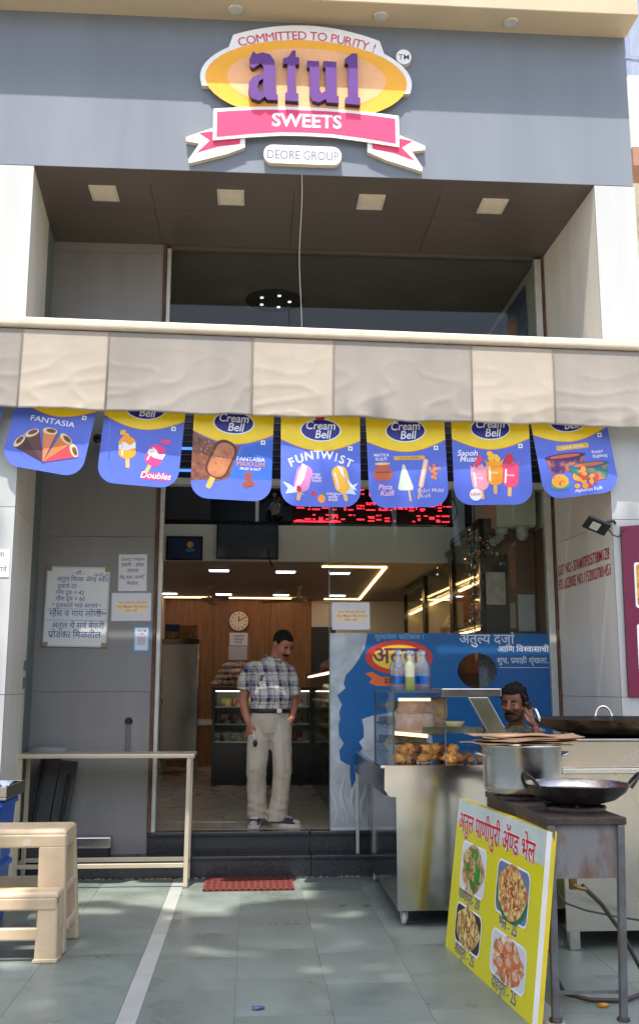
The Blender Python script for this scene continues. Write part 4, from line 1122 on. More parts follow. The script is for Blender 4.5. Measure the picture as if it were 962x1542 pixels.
# display case
GX0, GX1, GY0, GY1, GZ0, GZ1 = .952, 1.62, 6.72, 7.75, 1.0045, 1.475
gc = cp(MB().box(GX0, GX0 + .012, GY0, GY0 + .012, GZ0, GZ1).box(GX0, GX0 + .012, GY1 - .012, GY1, GZ0, GZ1).box(1.305, 1.312, GY0, GY0 + .01, GZ0, GZ1).box(GX0, GX1, GY0, GY0 + .012, GZ1, GZ1 + .014).box(GX0, GX0 + .012, GY0 + .013, GY1, GZ1, GZ1 + .014), 'case_frame', M('case_frame', c(96, 98, 96), rough=.35, metal=.5))
cp(MB().box(GX0 + .013, 1.304, GY0 + .003, GY0 + .008, GZ0, GZ1 - .001), 'glass_pane', CGLASS, gc)
cp(MB().box(1.313, GX1 + .05, GY0 + .003, GY0 + .008, GZ0, GZ1 - .03), 'glass_pane', CGLASS, gc)
cp(MB().box(GX0 + .003, GX0 + .008, GY0 + .013, GY1 - .013, GZ0, GZ1 - .001), 'glass_pane', CGLASS, gc)
cp(MB().box(GX0 + .013, GX1, GY0 + .013, GY1, GZ1 + .002, GZ1 + .012), 'top_plate', BLACK, gc)
cp(MB().box(1.285, 1.695, GY0 - .03, GY1, GZ1 - .030, GZ1 + .028), 'steel_canopy', STEEL, gc, bevel=.006)
sl = MB().hexa([(1.70, 6.66, 1.0045), (1.83, 6.66, 1.0045), (1.83, 6.70, 1.0045), (1.70, 6.70, 1.0045)], [(1.465, 6.66 + .035, GZ1 - .031), (1.60, 6.695, GZ1 - .031), (1.60, 6.735, GZ1 - .031), (1.465, 6.735, GZ1 - .031)])
cp(sl, 'slanted_post', STEEL, gc, bevel=.004)
s1 = cp(MB().box(GX0 + .014, 1.58, GY0 + .05, GY1 - .02, 1.222, 1.234), 'upper_shelf', CGLASS, gc)
cp(MB().box(1.16, 1.58, GY0 + .03, GY0 + .049, 1.205, 1.245), 'shelf_edge', STEEL, gc)
cp(MB().box(GX0 + .05, 1.22, GY0 + .04, GY0 + .07, 1.418, 1.438), 'light_tube', TUBE, gc)
TTm = Matrix.Translation((.965, GY0 + .03, 1.205)) @ Matrix.Rotation(R(5), 4, 'Y')
cp(MB().box(0, .23, 0, .028, -.012, .012, None, TTm), 'light_tube', TUBE, gc)
for z in (1.10, 1.24, 1.35):
    cp(MB().box(GX0 + .014, 1.30, 7.28, GY1 - .02, z, z + .012), 'rear_tray', CHROME, gc)
    cp(MB().box(GX0 + .03, 1.28, 7.30, GY1 - .04, z + .0125, z + .05), 'tray_sweets', M('tray_sweets_%d' % int(z * 100), c(150, 110, 70) if z < 1.2 else c(120, 90, 80), rough=.6, var=.5, scale=30, col2=c(206, 176, 120), bump=.4, bscale=40), gc)
# food
FRY = M('fried_crust', c(206, 128, 52), rough=.55, var=.3, scale=22, bump=.3, bscale=50, col2=c(228, 160, 84))
FRYD = M('dark_fried_crust', c(150, 84, 38), rough=.55, var=.3, scale=22, bump=.3, bscale=50)
rs = random.Random(11)
for i in range(16):
    lv = i // 9
    x = 1.0 + (i % 9 if lv == 0 else i - 9 + .4) * .058 - (.0 if lv == 0 else .0)
    y = 6.80 + .05 * ((i * 7) % 3)
    o = MB().ball((0, 0, 0), .046, .040, .032, 14, 9, jit=.7).build('fried_snack', (FRY, FRYD, M('pale_fried_crust', c(196, 140, 76), rough=.6, var=.3, scale=20, bump=.4, bscale=40))[(i * 5) % 3])
    o.scale = [rs.uniform(.8, 1.2) for _ in range(3)]
    o.location = (x, y, 1.0045 + .034 + lv * .055); o.rotation_euler = (rs.uniform(-.4, .4), rs.uniform(-.4, .4), rs.uniform(0, 6))
    tag(o, 'golden fried snack ball heaped at the bottom of the cart display', 'fried snack', 'fried snack balls in the cart display')
for i in range(7):
    o = MB().ball((0, 0, 0), .036, .034, .022, 10, 6, jit=.3).build('fried_snack', FRYD)
    o.location = (1.36 + (i % 4) * .07, 6.83 + .07 * (i // 4), 1.0045 + .022)
    tag(o, 'flat brown fried snack on the right floor of the cart display', 'fried snack', 'flat fried snacks in the cart display')
rs = random.Random(4)
for i in range(8):
    o = MB(); packet(o, 0, 0, 0, .15, .26, .055, M('wrapped_bread', c(176, 124, 80), rough=.25, var=.25, scale=14, col2=c(206, 170, 136)) if i % 3 else M('pink_wrapped_bread', c(166, 124, 116), rough=.25, var=.2, scale=14, col2=c(200, 164, 152)), Matrix.Rotation(PI / 2, 4, 'Y'))
    b = o.build('wrapped_bread', None)
    b.location = (1.0 + (i % 2) * .10 + rs.uniform(-.02, .02), 6.86 + .06 * (i % 3), 1.265 + .034 * (i // 2)); b.rotation_euler = (rs.uniform(-.1, .1), rs.uniform(-.05, .05), rs.uniform(-.2, .2))
    tag(b, 'plastic wrapped bread piled on the upper shelf of the cart', 'bread', 'wrapped breads on the cart shelf')
T = thing('shallow_bowl', 'pale shallow bowl on the right of the upper cart shelf', 'bowl', (1.40, 6.88, 1.2345))
MB().lathe([(.03, 0), (.055, .012), (.078, .045), (.072, .045), (.05, .016), (.0, .012)], 24, cap=False).build('bowl', M('cream_melamine', c(226, 206, 150), rough=.3), T)
# bottles on the cart roof
SHR = glass('shrink_wrap', tint=(.97, .98, 1.0), refl=.8, rough=.12)
WAT = M('bottle_plastic', c(196, 210, 222), rough=.12, var=.06, scale=20)
WAT.node_tree.nodes['Principled BSDF'].inputs['Alpha'].default_value = .26
BP = thing('water_bottle_pack', 'shrink wrapped pack of clear water bottles with blue labels on the cart roof', 'water bottles', (1.125, 6.98, GZ1 + .0145))
for i in range(3):
    for j in range(2):
        x, y = -.084 + i * .084, j * .084
        b = MB().lathe([(.034, 0), (.039, .008), (.039, .16), (.030, .20), (.014, .235), (.014, .255)], 18, (x, y, 0)).build('bottle', WAT, BP)
        MB().lathe([(.0395, .045), (.0395, .10)], 18, (x, y, 0), cap=False).build('blue_label', pm(40, 120, 206), b)
        MB().lathe([(.016, .25), (.016, .275)], 14, (x, y, 0)).build('cap', pm(196, 206, 226), b)
wr = MB()
rings = []
for z, k in ((0, 1.0), (.16, 1.02), (.22, .95), (.27, .80), (.285, .5)):
    rings.append([(math.copysign(abs(math.cos(2 * PI * t / 24)) ** .4, math.cos(2 * PI * t / 24)) * .132 * k + .008 * math.sin(t * 5 + z * 40), .042 + math.copysign(abs(math.sin(2 * PI * t / 24)) ** .4, math.sin(2 * PI * t / 24)) * .092 * k, z + .004 * math.sin(t * 3)) for t in range(24)])
wr.loft(rings, cap=False).build('shrink_wrap', SHR, BP)
T = thing('sauce_bottle', 'half full pale green sauce bottle in front of the water pack', 'bottle', (1.10, 6.885, GZ1 + .0145))
MB().lathe([(.030, 0), (.033, .006), (.033, .09)], 20).build('sauce', pm(150, 160, 84), T)
MB().lathe([(.033, .0905), (.033, .165), (.026, .185), (.012, .205)], 20).build('bottle', M('pale_squeeze', c(206, 206, 166), rough=.35), T)
MB().lathe([(.016, .205), (.014, .22), (.005, .245)], 14).build('nozzle', pm(196, 190, 150), T)

# ============================================================ IRON STOVE STAND, POT, WOKS
ST = thing('stove_stand', 'rusty grey iron stove stand on four angle iron legs', 'stove', (1.40, 4.73, 0))
def sp_(mb, name, mat, parent=None, **k): return mb.build(name, mat, parent or ST, world=True, **k)
sp_(MB().box(1.392, 1.775, 4.72, 5.97, .868, .902), 'top_plate', STANDTOP, bevel=.004)
sp_(MB().box(1.425, 1.745, 4.742, 4.750, .625, .867), 'front_apron', RUST)
sp_(MB().box(1.400, 1.408, 4.76, 5.93, .815, .867), 'side_rail', STANDTOP)
sp_(MB().box(1.752, 1.760, 4.76, 5.93, .815, .867), 'side_rail', STANDTOP)
sp_(MB().box(1.43, 1.75, 4.755, 4.765, .115, .13), 'lower_brace', LEGM)
for (xb, yb, xt, yt) in ((1.408, 4.76, 1.412, 4.735), (1.722, 4.75, 1.748, 4.735), (1.40, 5.96, 1.412, 5.93), (1.735, 5.96, 1.748, 5.93)):
    l = MB()
    w_ = .034
    l.hexa([(xb - w_ / 2, yb - w_ / 2, 0.006), (xb + w_ / 2, yb - w_ / 2, .006), (xb + w_ / 2, yb + w_ / 2, .006), (xb - w_ / 2, yb + w_ / 2, .006)],
           [(xt - w_ / 2, yt - w_ / 2, .867), (xt + w_ / 2, yt - w_ / 2, .867), (xt + w_ / 2, yt + w_ / 2, .867), (xt - w_ / 2, yt + w_ / 2, .867)])
    q = sp_(l, 'leg', LEGM, bevel=.004)
    sp_(MB().lathe([(.030, 0), (.030, .012), (.02, .018)], 14, (xb, yb, 0)), 'foot_pad', STANDTOP, q)
for (x, y) in ((1.62, 5.02), (1.51, 5.56)):
    q = sp_(MB().lathe([(.15, .0), (.16, .02), (.13, .026), (.06, .012)], 28, (x, y, .9025)), 'burner', STANDTOP)
    for a in range(6):
        ca, sa = math.cos(a * PI / 3 + .3), math.sin(a * PI / 3 + .3)
        sp_(MB().tube([(x + .07 * ca, y + .07 * sa, .925), (x + .165 * ca, y + .165 * sa, .932)], .008, 6), 'pan_support', IRON, q)
sp_(MB().box(1.50, 1.53, 4.742, 4.775, .575, .624).tube([(1.51, 4.74, .60), (1.53, 4.70, .59), (1.56, 4.70, .585)], .010, 8), 'gas_valve', M('brass', c(120, 100, 64), rough=.4, metal=.8, var=.3))
def swirl(*p): return p
tag(MB().tube([(1.56, 4.76, .59), (1.66, 4.80, .50), (1.78, 4.90, .36), (1.93, 5.05, .14), (2.00, 5.15, .03), (1.96, 5.10, .015), (1.82, 5.0, .012), (1.66, 5.02, .012), (1.56, 5.1, .02), (1.54, 5.25, .10)], .011, 10).build('gas_hose', M('brown_rubber_hose', c(66, 56, 50), rough=.5, var=.2)), 'thick brown gas hose looping on the floor under the stove stand', 'hose')
tag(MB().tube([(1.45, 4.80, .58), (1.52, 5.0, .50), (1.65, 5.3, .40), (1.85, 5.6, .30), (2.1, 5.8, .22), (2.3, 5.85, .18)], .006, 8).build('thin_gas_tube', M('dark_tube', c(60, 54, 52), rough=.5)), 'thin dark gas tube running behind the stove stand to the right', 'tube')
POT = thing('cooking_pot', 'large aluminium cooking pot on the rear burner', 'pot', (1.510, 5.56, .936))
MB().lathe([(.0, 0), (.185, 0), (.208, .012), (.215, .04), (.215, .245), (.228, .252), (.228, .262), (.212, .262), (.208, .05), (.18, .012), (.0, .010)], 48, cap=False).build('pot_body', ALU, POT)
for s in (-1, 1):
    MB().tube([(s * .215, -.05, .20), (s * .25, -.045, .21), (s * .262, 0, .212), (s * .25, .045, .21), (s * .215, .05, .20)], .008, 8).build('handle', ALU, POT)
CB = M('cardboard', c(176, 140, 104), rough=.85, var=.12, scale=10, bump=.1)
rs = random.Random(8)
for i, (cx, cy, rz, w_, d_) in enumerate(((1.47, 5.54, .2, .50, .40), (1.56, 5.57, -.25, .52, .36), (1.50, 5.50, .5, .42, .34), (1.60, 5.55, -.1, .46, .30), (1.45, 5.58, .05, .44, .30))):
    n = 8; vs = []
    for j in range(n + 1):
        for k in range(n + 1):
            u, v = j / n - .5, k / n - .5
            vs.append((u * w_ + .012 * noise.noise(Vector((v * 6, i, 1))), v * d_ + .012 * noise.noise(Vector((u * 6, i, 5))), .010 * noise.noise(Vector((u * 2.4 + i * 3, v * 2.4, i))) + .05 * max(0, abs(u) - .38) * (1 if i % 2 else -.3)))
    o = MB().add(vs, [(j * (n + 1) + k, (j + 1) * (n + 1) + k, (j + 1) * (n + 1) + k + 1, j * (n + 1) + k + 1) for j in range(n) for k in range(n)]).build('cardboard_sheet', CB)
    o.modifiers.new('thick', 'SOLIDIFY').thickness = .004
    o.location = (cx, cy, 1.2045 + i * .011); o.rotation_euler = (rs.uniform(-.015, .015), rs.uniform(-.02, .02), rz)
    tag(o, ('brown cardboard sheet lying lowest on the cooking pot', 'brown cardboard sheet second from below on the cooking pot', 'middle brown cardboard sheet covering the cooking pot', 'brown cardboard sheet second from top on the cooking pot', 'topmost brown cardboard sheet on the cooking pot')[i], 'cardboard', 'cardboard covering the pot')
def wok(name, label, loc, r, h, wall, inside, hm, handles):
    T = thing(name, label, 'wok', loc)
    po = [(.0, 0), (r * .45, 0), (r * .72, h * .22), (r * .92, h * .62), (r, h), (r * 1.01, h * 1.02)]
    pi_ = [(r * .985, h * 1.015), (r * .90, h * .66), (r * .70, h * .28), (r * .44, h * .08), (.0, h * .07)]
    MB().lathe(po, 56, cap=False).build('bowl', wall, T)
    MB().lathe([(r * 1.01, h * 1.02)] + pi_, 56, cap=False).build('inside', inside, T)
    for a, tilt in handles:
        ca, sa = math.cos(a), math.sin(a)
        pts = []
        for i in range(11):
            t = PI * i / 10
            side = .058 * math.cos(t); out_ = .085 * math.sin(t)
            rr_ = r * .99 + out_ * math.cos(tilt)
            pts.append((rr_ * ca - side * sa, rr_ * sa + side * ca, h * .86 + out_ * math.sin(tilt)))
        MB().tube(pts, .0085, 8).build('handle', hm, T)
    return T
w1 = wok('iron_wok', 'black iron wok with a shiny inside on the front burner', (1.635, 5.02, .936), .262, .095, IRON, WOKIN, IRON, ((R(200), 1.0), (R(-12), .9)))
MB().lathe([(.0, .052), (.19, .052), (.205, .062)], 40, cap=False).build('oil', M('used_oil', c(150, 140, 130), rough=.05, metal=.7, var=.1), w1)
w2 = wok('big_iron_wok', 'huge browned iron wok with steel handles on the rear steel counter', (2.39, 6.40, 1.205), .56, .105, BROWNED, IRON, CHROME, ((R(184), 1.35), (R(80), 1.35), (R(0), 1.2)))

# ============================================================ STEEL COUNTER at the right edge
RC = thing('steel_counter', 'stainless steel cooking counter under the huge wok', 'counter', (1.86, 5.95, 0))
def rp(mb, name, mat, parent=None, **k): return mb.build(name, mat, parent or RC, world=True, **k)
SATIN = M('satin_steel', (0.64, 0.60, 0.53, 1), rough=.24, metal=1, var=.08, scale=2.4, rvar=.08, bump=.06, bscale=5)
rp(MB().box(1.862, 3.05, 5.962, 7.0, .11, 1.19), 'carcass', STEELD)
rp(MB().box(1.855, 3.06, 5.945, 5.960, 1.035, 1.188), 'upper_panel', SATIN, bevel=.003)
rp(MB().box(1.850, 3.06, 5.915, 5.961, 1.002, 1.032), 'ledge', CHROME, bevel=.003)
rp(MB().box(1.845, 3.06, 5.950, 5.961, .108, 1.000), 'lower_panel', SATIN, bevel=.003)
rp(MB().box(1.852, 3.06, 5.93, 7.0, 1.1905, 1.204), 'counter_top', STEEL, bevel=.003)
for x in (1.90, 2.95):
    for y in (6.0, 6.9): rp(MB().box(x - .03, x + .03, y - .03, y + .03, 0.004, .11), 'leg', STEEL)
# ============================================================ MENU BOARD leaning on the stand
p0, p1 = Vector((1.162, 6.116, 0)), Vector((1.281, 4.708, 0))
ex = (p1 - p0); WL = ex.length; ex.normalize()
ey = Vector((.108, .009, .845)); HL = ey.length; ey.normalize()
ez = ex.cross(ey).normalized()
MBD = thing('menu_board', 'yellow leaning menu board with four dish photos and red lettering', 'menu board', p0)
MBD.rotation_euler = Matrix((ex, ey, ez)).transposed().to_euler()
YM = M('yellow_flex', c(216, 206, 24), rough=.32, var=.06, scale=3)
MB().prism([(0, 0), (WL, 0), (WL, HL), (0, HL)], -.050, 0, YM, M('board_edge_yellow', c(226, 200, 40), rough=.5, var=.15)).build('board', YM, MBD)
MB().prism([(0, HL * .84), (WL, HL * .81), (WL, HL - .001), (0, HL - .001)], .0004, .001, M('pale_top_band', c(196, 206, 196), rough=.32, var=.08, scale=4)).build('pale_band', None, MBD)
MB().box(WL + .0005, WL + .003, .004, HL - .004, -.026, -.001).build('white_frame_edge', pm(226, 226, 222), MBD)
tx = MB()
RDM = pm(206, 28, 40); BLM = pm(40, 40, 110)
tx.text('अतुल पाणीपुरी अॅ{ण}ड भेल', WL * .475, HL * .80, .150, .0016, WHT, bold=.035, wx=.92)
tx.text('अतुल पाणीपुरी अॅ{ण}ड भेल', WL * .475, HL * .80, .150, .0026, RDM, bold=.012, wx=.92)
tx.build('title_lettering', None, MBD)
FP = {
    'पाणीपुरी- 20': (.12, .46, .40, .745, M('puri_photo', c(176, 132, 70), rough=.3, var=.35, scale=14, col2=c(222, 186, 130), contrast=(.4, .6)), (60, 130, 50), (214, 216, 214)),
    'भेल - 25': (.60, .96, .40, .745, M('bhel_photo', c(206, 120, 50), rough=.3, var=.4, scale=30, col2=c(240, 206, 130), contrast=(.4, .6)), (190, 60, 40), (110, 120, 150)),
    'शेवपुरी - 25': (.115, .47, .055, .345, M('sev_photo', c(196, 150, 60), rough=.3, var=.4, scale=24, col2=c(236, 210, 130), contrast=(.4, .6)), (150, 70, 40), (44, 38, 40)),
    'दिहपुरी - 25': (.60, .985, .055, .345, M('dahi_photo', c(206, 120, 60), rough=.3, var=.3, scale=16, col2=c(240, 222, 190), contrast=(.45, .6)), (206, 90, 40), (206, 210, 214))}
rs = random.Random(2)
for cap_, (x0, x1, y0, y1, mt, dc, bg) in FP.items():
    x0 *= WL * .93; x1 *= WL * .93; y0 *= HL; y1 *= HL
    f = MB().poly(rr(x0, y0 + .03, x1, y1, .05), .0012, WHT).poly(rr(x0 + .010, y0 + .04, x1 - .010, y1 - .010, .045), .0018, pm(*bg))
    cx, cy, rx, ry = (x0 + x1) / 2, (y0 + y1) / 2 + .012, (x1 - x0) * .44, (y1 - y0) * .43
    if bg[0] == 110: f.poly(ell(cx, cy - .02, rx * 1.1, ry * .98, 32), .0022, pm(30, 110, 70))
    lump = [(cx + rx * math.cos(a) * (1 + .07 * math.sin(a * 5 + x0 * 9)), cy + ry * math.sin(a) * (1 + .07 * math.cos(a * 4))) for a in [2 * PI * i / 40 for i in range(40)]]
    f.poly(lump, .0026, mt)
    for i in range(95):
        a, d = rs.uniform(0, 6.28), rs.uniform(0, .85) ** .7
        px_, py_ = cx + rx * d * math.cos(a), cy + ry * d * math.sin(a)
        sz = rs.uniform(.004, .013)
        col = rs.choice([pm(*dc), pm(232, 206, 150), pm(196, 120, 60), pm(120, 60, 36), pm(*dc)])
        f.poly(rot2(ell(px_, py_, sz * 1.5, sz * .6, 9), rs.uniform(0, 180), px_, py_), .0030 + i * .000008, col)
    if dc[0] == 206 and bg[0] == 206:
        for (u, v) in ((-.5, .35), (.05, .55), (.55, .3), (-.45, -.35), (.1, -.1), (.55, -.45)):
            f.poly(ell(cx + rx * u, cy + ry * v, rx * .30, ry * .30, 20), .0036, pm(206, 110, 52)); f.poly(ell(cx + rx * u, cy + ry * v + .008, rx * .20, ry * .20, 16), .0040, M('curd_photo', c(240, 226, 200), rough=.3, var=.2, scale=50, col2=c(206, 120, 60)))
    if dc[1] == 130:
        for i in range(9):
            a = rs.uniform(0, 6.28); f.poly(rot2(ell(cx + rx * .55 * math.cos(a), cy + ry * .55 * math.sin(a), .035, .022, 10), rs.uniform(0, 180), cx, cy), .0038 + .00003 * i, pm(48, 120 + 4 * i, 44))
    f.build('dish_photo', None, MBD)
    MB().text(cap_, cx - .02, y0 - .028, .082, .0014, WHT, bold=.022).text(cap_, cx - .02, y0 - .028, .082, .0022, BLM, bold=.004).build('price_lettering', None, MBD)

# ============================================================ LEFT SIDE: table, stool, crates, scale
TB = thing('steel_table', 'long pale steel table with thin square legs beside the steps', 'table', (-1.13, 7.95, 0))
def tp(mb, name, mat, parent=None, **k): return mb.build(name, mat, parent or TB, world=True, **k)
tp(MB().box(-1.83, -.436, 7.945, 8.30, .968, 1.0), 'table_top', TABLEM, bevel=.005)
for x in (-1.775, -.478):
    for y in (7.972, 8.26):
        l = tp(MB().hexa([(x - .017 - (.008 if x > -1 else 0), y - .016, .012), (x + .017 - (.008 if x > -1 else 0), y - .016, .012), (x + .017 - (.008 if x > -1 else 0), y + .016, .012), (x - .017 - (.008 if x > -1 else 0), y + .016, .012)],
                         [(x - .017, y - .016, .967), (x + .017, y - .016, .967), (x + .017, y + .016, .967), (x - .017, y + .016, .967)]), 'leg', TABLEM, bevel=.003)
        tp(MB().lathe([(.02, 0), (.022, .012)], 12, (x - (.008 if x > -1 else 0), y, 0)), 'foot', M('grey_rubber', c(150, 144, 134), rough=.6), l)
tp(MB().box(-1.757, -.503, 7.960, 7.985, .150, .182), 'lower_rail', TABLEM, bevel=.003)
tp(MB().box(-1.757, -.503, 8.25, 8.275, .150, .182), 'lower_rail', TABLEM, bevel=.003)
for x in (-1.775, -.486): tp(MB().box(x - .012, x + .012, 7.99, 8.243, .152, .180), 'side_rail', TABLEM)
T = thing('grey_cover', 'small grey cover lying at the left back of the steel table', 'cover', (-1.62, 8.22, 1.0005))
MB().lathe([(.17, 0), (.165, .035), (.13, .048), (.02, .052)], 24, sy=.4).build('cover', M('grey_plastic', c(120, 124, 122), rough=.5), T)
STL = thing('step_stool', 'beige plastic two step stool cut off at the left edge', 'stool', (-1.335, 6.2, 0))
def kp(mb, name, **k): return mb.build(name, STOOLP, STL, world=True, bevel=k.pop('bevel', .014), bseg=4, **k)
kp(MB().hexa([(-1.605, 6.085, .655), (-1.065, 6.085, .655), (-1.062, 6.445, .655), (-1.608, 6.445, .655)], [(-1.595, 6.10, .690), (-1.075, 6.10, .690), (-1.075, 6.43, .690), (-1.595, 6.43, .690)]), 'seat', bevel=.02)
kp(MB().box(-1.60, -1.068, 6.084, 6.115, .585, .662), 'front_apron')
kp(MB().box(-1.60, -1.068, 6.42, 6.45, .585, .662), 'rear_apron')
for s in (1, -1):
    mx = lambda x: -1.335 + s * (x + 1.335)
    def hx(lo, hi):
        f_ = lambda q: [(mx(x), y, z) for x, y, z in q][::s]
        return MB().hexa(f_(lo), f_(hi))
    kp(hx([(-1.215, 6.075, .0), (-1.050, 6.075, .0), (-1.048, 6.150, 0), (-1.215, 6.12, 0)], [(-1.225, 6.085, .60), (-1.068, 6.085, .60), (-1.068, 6.150, .60), (-1.225, 6.115, .60)]), 'leg')
    kp(hx([(-1.105, 6.425, .0), (-1.032, 6.425, .0), (-1.032, 6.49, 0), (-1.105, 6.49, 0)], [(-1.13, 6.385, .60), (-1.066, 6.385, .60), (-1.066, 6.448, .60), (-1.13, 6.448, .60)]), 'leg')
    kp(hx([(-1.090, 6.14, .585), (-1.066, 6.14, .585), (-1.066, 6.40, .585), (-1.090, 6.40, .585)], [(-1.092, 6.14, .66), (-1.069, 6.14, .66), (-1.069, 6.40, .66), (-1.092, 6.40, .66)]), 'side_apron')
    kp(hx([(-1.078, 6.14, .335), (-1.056, 6.14, .335), (-1.056, 6.42, .335), (-1.078, 6.42, .335)], [(-1.080, 6.14, .375), (-1.058, 6.14, .375), (-1.058, 6.41, .375), (-1.080, 6.41, .375)]), 'side_bar')
    kp(hx([(-1.068, 6.14, .12), (-1.046, 6.14, .12), (-1.046, 6.44, .12), (-1.068, 6.44, .12)], [(-1.070, 6.14, .17), (-1.048, 6.14, .17), (-1.048, 6.43, .17), (-1.070, 6.43, .17)]), 'side_bar')
    kp(hx([(-1.192, 5.905, .0), (-1.062, 5.905, .0), (-1.056, 6.02, 0), (-1.10, 6.02, 0)], [(-1.185, 5.925, .30), (-1.072, 5.925, .30), (-1.068, 6.03, .30), (-1.10, 6.03, .30)]), 'step_leg')
    kp(hx([(-1.197, 5.899, .0), (-1.057, 5.899, .0), (-1.054, 6.02, 0), (-1.09, 6.02, 0)], [(-1.196, 5.900, .022), (-1.058, 5.900, .022), (-1.055, 6.02, .022), (-1.09, 6.02, .022)]), 'foot_rim', bevel=.006)
    kp(hx([(-1.096, 6.00, .155), (-1.060, 6.00, .155), (-1.060, 6.10, .155), (-1.096, 6.10, .155)], [(-1.096, 6.00, .36), (-1.068, 6.00, .36), (-1.068, 6.10, .36), (-1.096, 6.10, .36)]), 'step_side')
kp(MB().hexa([(-1.605, 5.915, .335), (-1.065, 5.915, .335), (-1.065, 6.09, .335), (-1.605, 6.09, .335)], [(-1.598, 5.925, .372), (-1.072, 5.925, .372), (-1.072, 6.083, .372), (-1.598, 6.083, .372)]), 'step_top', bevel=.016)
kp(MB().box(-1.60, -1.075, 5.918, 5.945, .272, .345), 'step_apron')
kp(MB().box(-1.50, -1.17, 5.912, 5.935, .115, .185), 'step_bar')
kp(MB().box(-1.54, -1.12, 6.44, 6.46, .30, .37), 'rear_bar')
MB().box(-1.315, -1.27, 6.0825, 6.0835, .60, .635).build('printed_tag', pm(206, 196, 176), STL, world=True)
rs = random.Random(6)
for k, (x0, z0, z1, lab) in enumerate(((-2.12, .0, .40, 'lower blue plastic crate at the left edge behind the stool'), (-2.10, .402, .80, 'upper blue plastic crate at the left edge under a steel tray'))):
    T = thing('blue_crate', lab, 'crate', (x0, 6.62, z0), group='blue crates at the left edge')
    h = z1 - z0
    BC = M('blue_crate_plastic', c(30, 92, 176), rough=.4, var=.12, scale=6)
    MB().hexa([(.02, .02, 0), (.50, .02, 0), (.50, .40, 0), (.02, .40, 0)], [(0, 0, h), (.52, 0, h), (.52, .42, h), (0, .42, h)]).build('tub', BC, T, bevel=.012)
    MB().box(-.012, .532, -.012, .432, h - .05, h - .015).build('rim', BC, T, bevel=.006)
    for i in range(4): MB().box(.06 + .11 * i, .075 + .11 * i, -.004, .02, .02, h - .06).build('rib', BC, T)
T = thing('steel_tray', 'dark steel tray on the blue crate at the left edge', 'tray', (-2.14, 6.58, .801))
MB().box(0, .60, 0, .50, 0, .018).box(0, .60, 0, .015, .0185, .085).box(0, .60, .485, .50, .0185, .085).box(0, .015, .016, .484, .0185, .085).box(.585, .60, .016, .484, .0185, .085).build('tray', STEELD, T, bevel=.004)
T = thing('folded_cloth', 'pale blue cloth lying in the steel tray at the left edge', 'cloth', (-1.80, 6.80, .822))
n = 18; vs = []
for j in range(n + 1):
    for k in range(n + 1):
        u, v = j / n - .5, k / n - .5
        vs.append((u * .44, v * .30, .075 + .05 * noise.noise(Vector((u * 5, v * 5, 3))) + .03 * noise.noise(Vector((u * 11, v * 11, 8))) - .09 * max(abs(u), abs(v)) ** 2))
MB().add(vs, [(j * (n + 1) + k, (j + 1) * (n + 1) + k, (j + 1) * (n + 1) + k + 1, j * (n + 1) + k + 1) for j in range(n) for k in range(n)], None, True).build('cloth', M('pale_blue_cloth', c(176, 190, 216), rough=.85, var=.1, scale=14), T)
DK = M('dark_grey_board', c(58, 58, 56), rough=.5, var=.2, scale=4)
for k, (x, w_, h_, a, lab) in enumerate(((-1.72, .16, .80, 7, 'dark board leaning under the table nearest the left reveal'), (-1.555, .14, .76, 6, 'dark board with a long black handle leaning under the table'))):
    T = thing('leaning_board', lab, 'board', (x, 8.30, .172), (R(-8), R(a), 0))
    MB().box(-w_ / 2, w_ / 2, -.012, .012, 0, h_).build('board', DK, T, bevel=.006)
    MB().tube([(.02, -.014, .25), (.02, -.045, .27), (.02, -.045, .62), (.02, -.014, .64)] if k else [(-.04, -.014, .10), (-.04, -.03, .12), (-.04, -.03, .74), (-.04, -.014, .76)], .014, 8).build('handle', BLACKM, T)
T = thing('weighing_scale', 'flat steel platform scale on the step beside the grey wall', 'scale', (-1.275, 8.38, .172))
MB().box(-.15, .15, -.055, .075, 0, .07).build('base', BLACKM, T, bevel=.006)
MB().box(-.165, .165, -.065, .085, .072, .155).build('platform', STEEL, T, bevel=.006)
T = thing('door_mat', 'reddish brown perforated rubber mat in front of the steps', 'mat', (-.005, 8.06, .004))
MAT_ = M('red_rubber', c(104, 46, 40), rough=.7, var=.15, scale=20)
MB().box(-.34, .34, -.25, .25, -.002, .003).build('backing', M('dark_red_rubber', c(84, 30, 28), rough=.8), T)
mb = MB()
for i in range(15): mb.box(-.34 + i * .0479, -.34 + i * .0479 + .018, -.25, .25, .0032, .012)
for j in range(9): mb.box(-.34, .34, -.25 + j * .0603, -.25 + j * .0603 + .018, .0034, .0135)
mb.build('rib_grid', MAT_, T, kind='stuff')
for x, y, cc, lab in ((.05, 5.02, (84, 96, 132), 'small blue scrap on the paving'), (1.53, 5.75, (206, 206, 206), 'crumpled white scrap under the stove stand'), (1.70, 4.95, (206, 140, 40), 'small orange peel under the stove stand')):
    mb = MB().tube([(-.03, 0, .004), (0, -.008, .007), (.03, .004, .004)], [.0012, .0022, .0012], 6) if cc[2] == 150 else MB().ball((0, 0, .008), .03, .02, .009, 9, 6, jit=.6)
    o = mb.build('litter_scrap', pm(*cc)); o.location = (x, y, 0)
    tag(o, lab, 'litter')

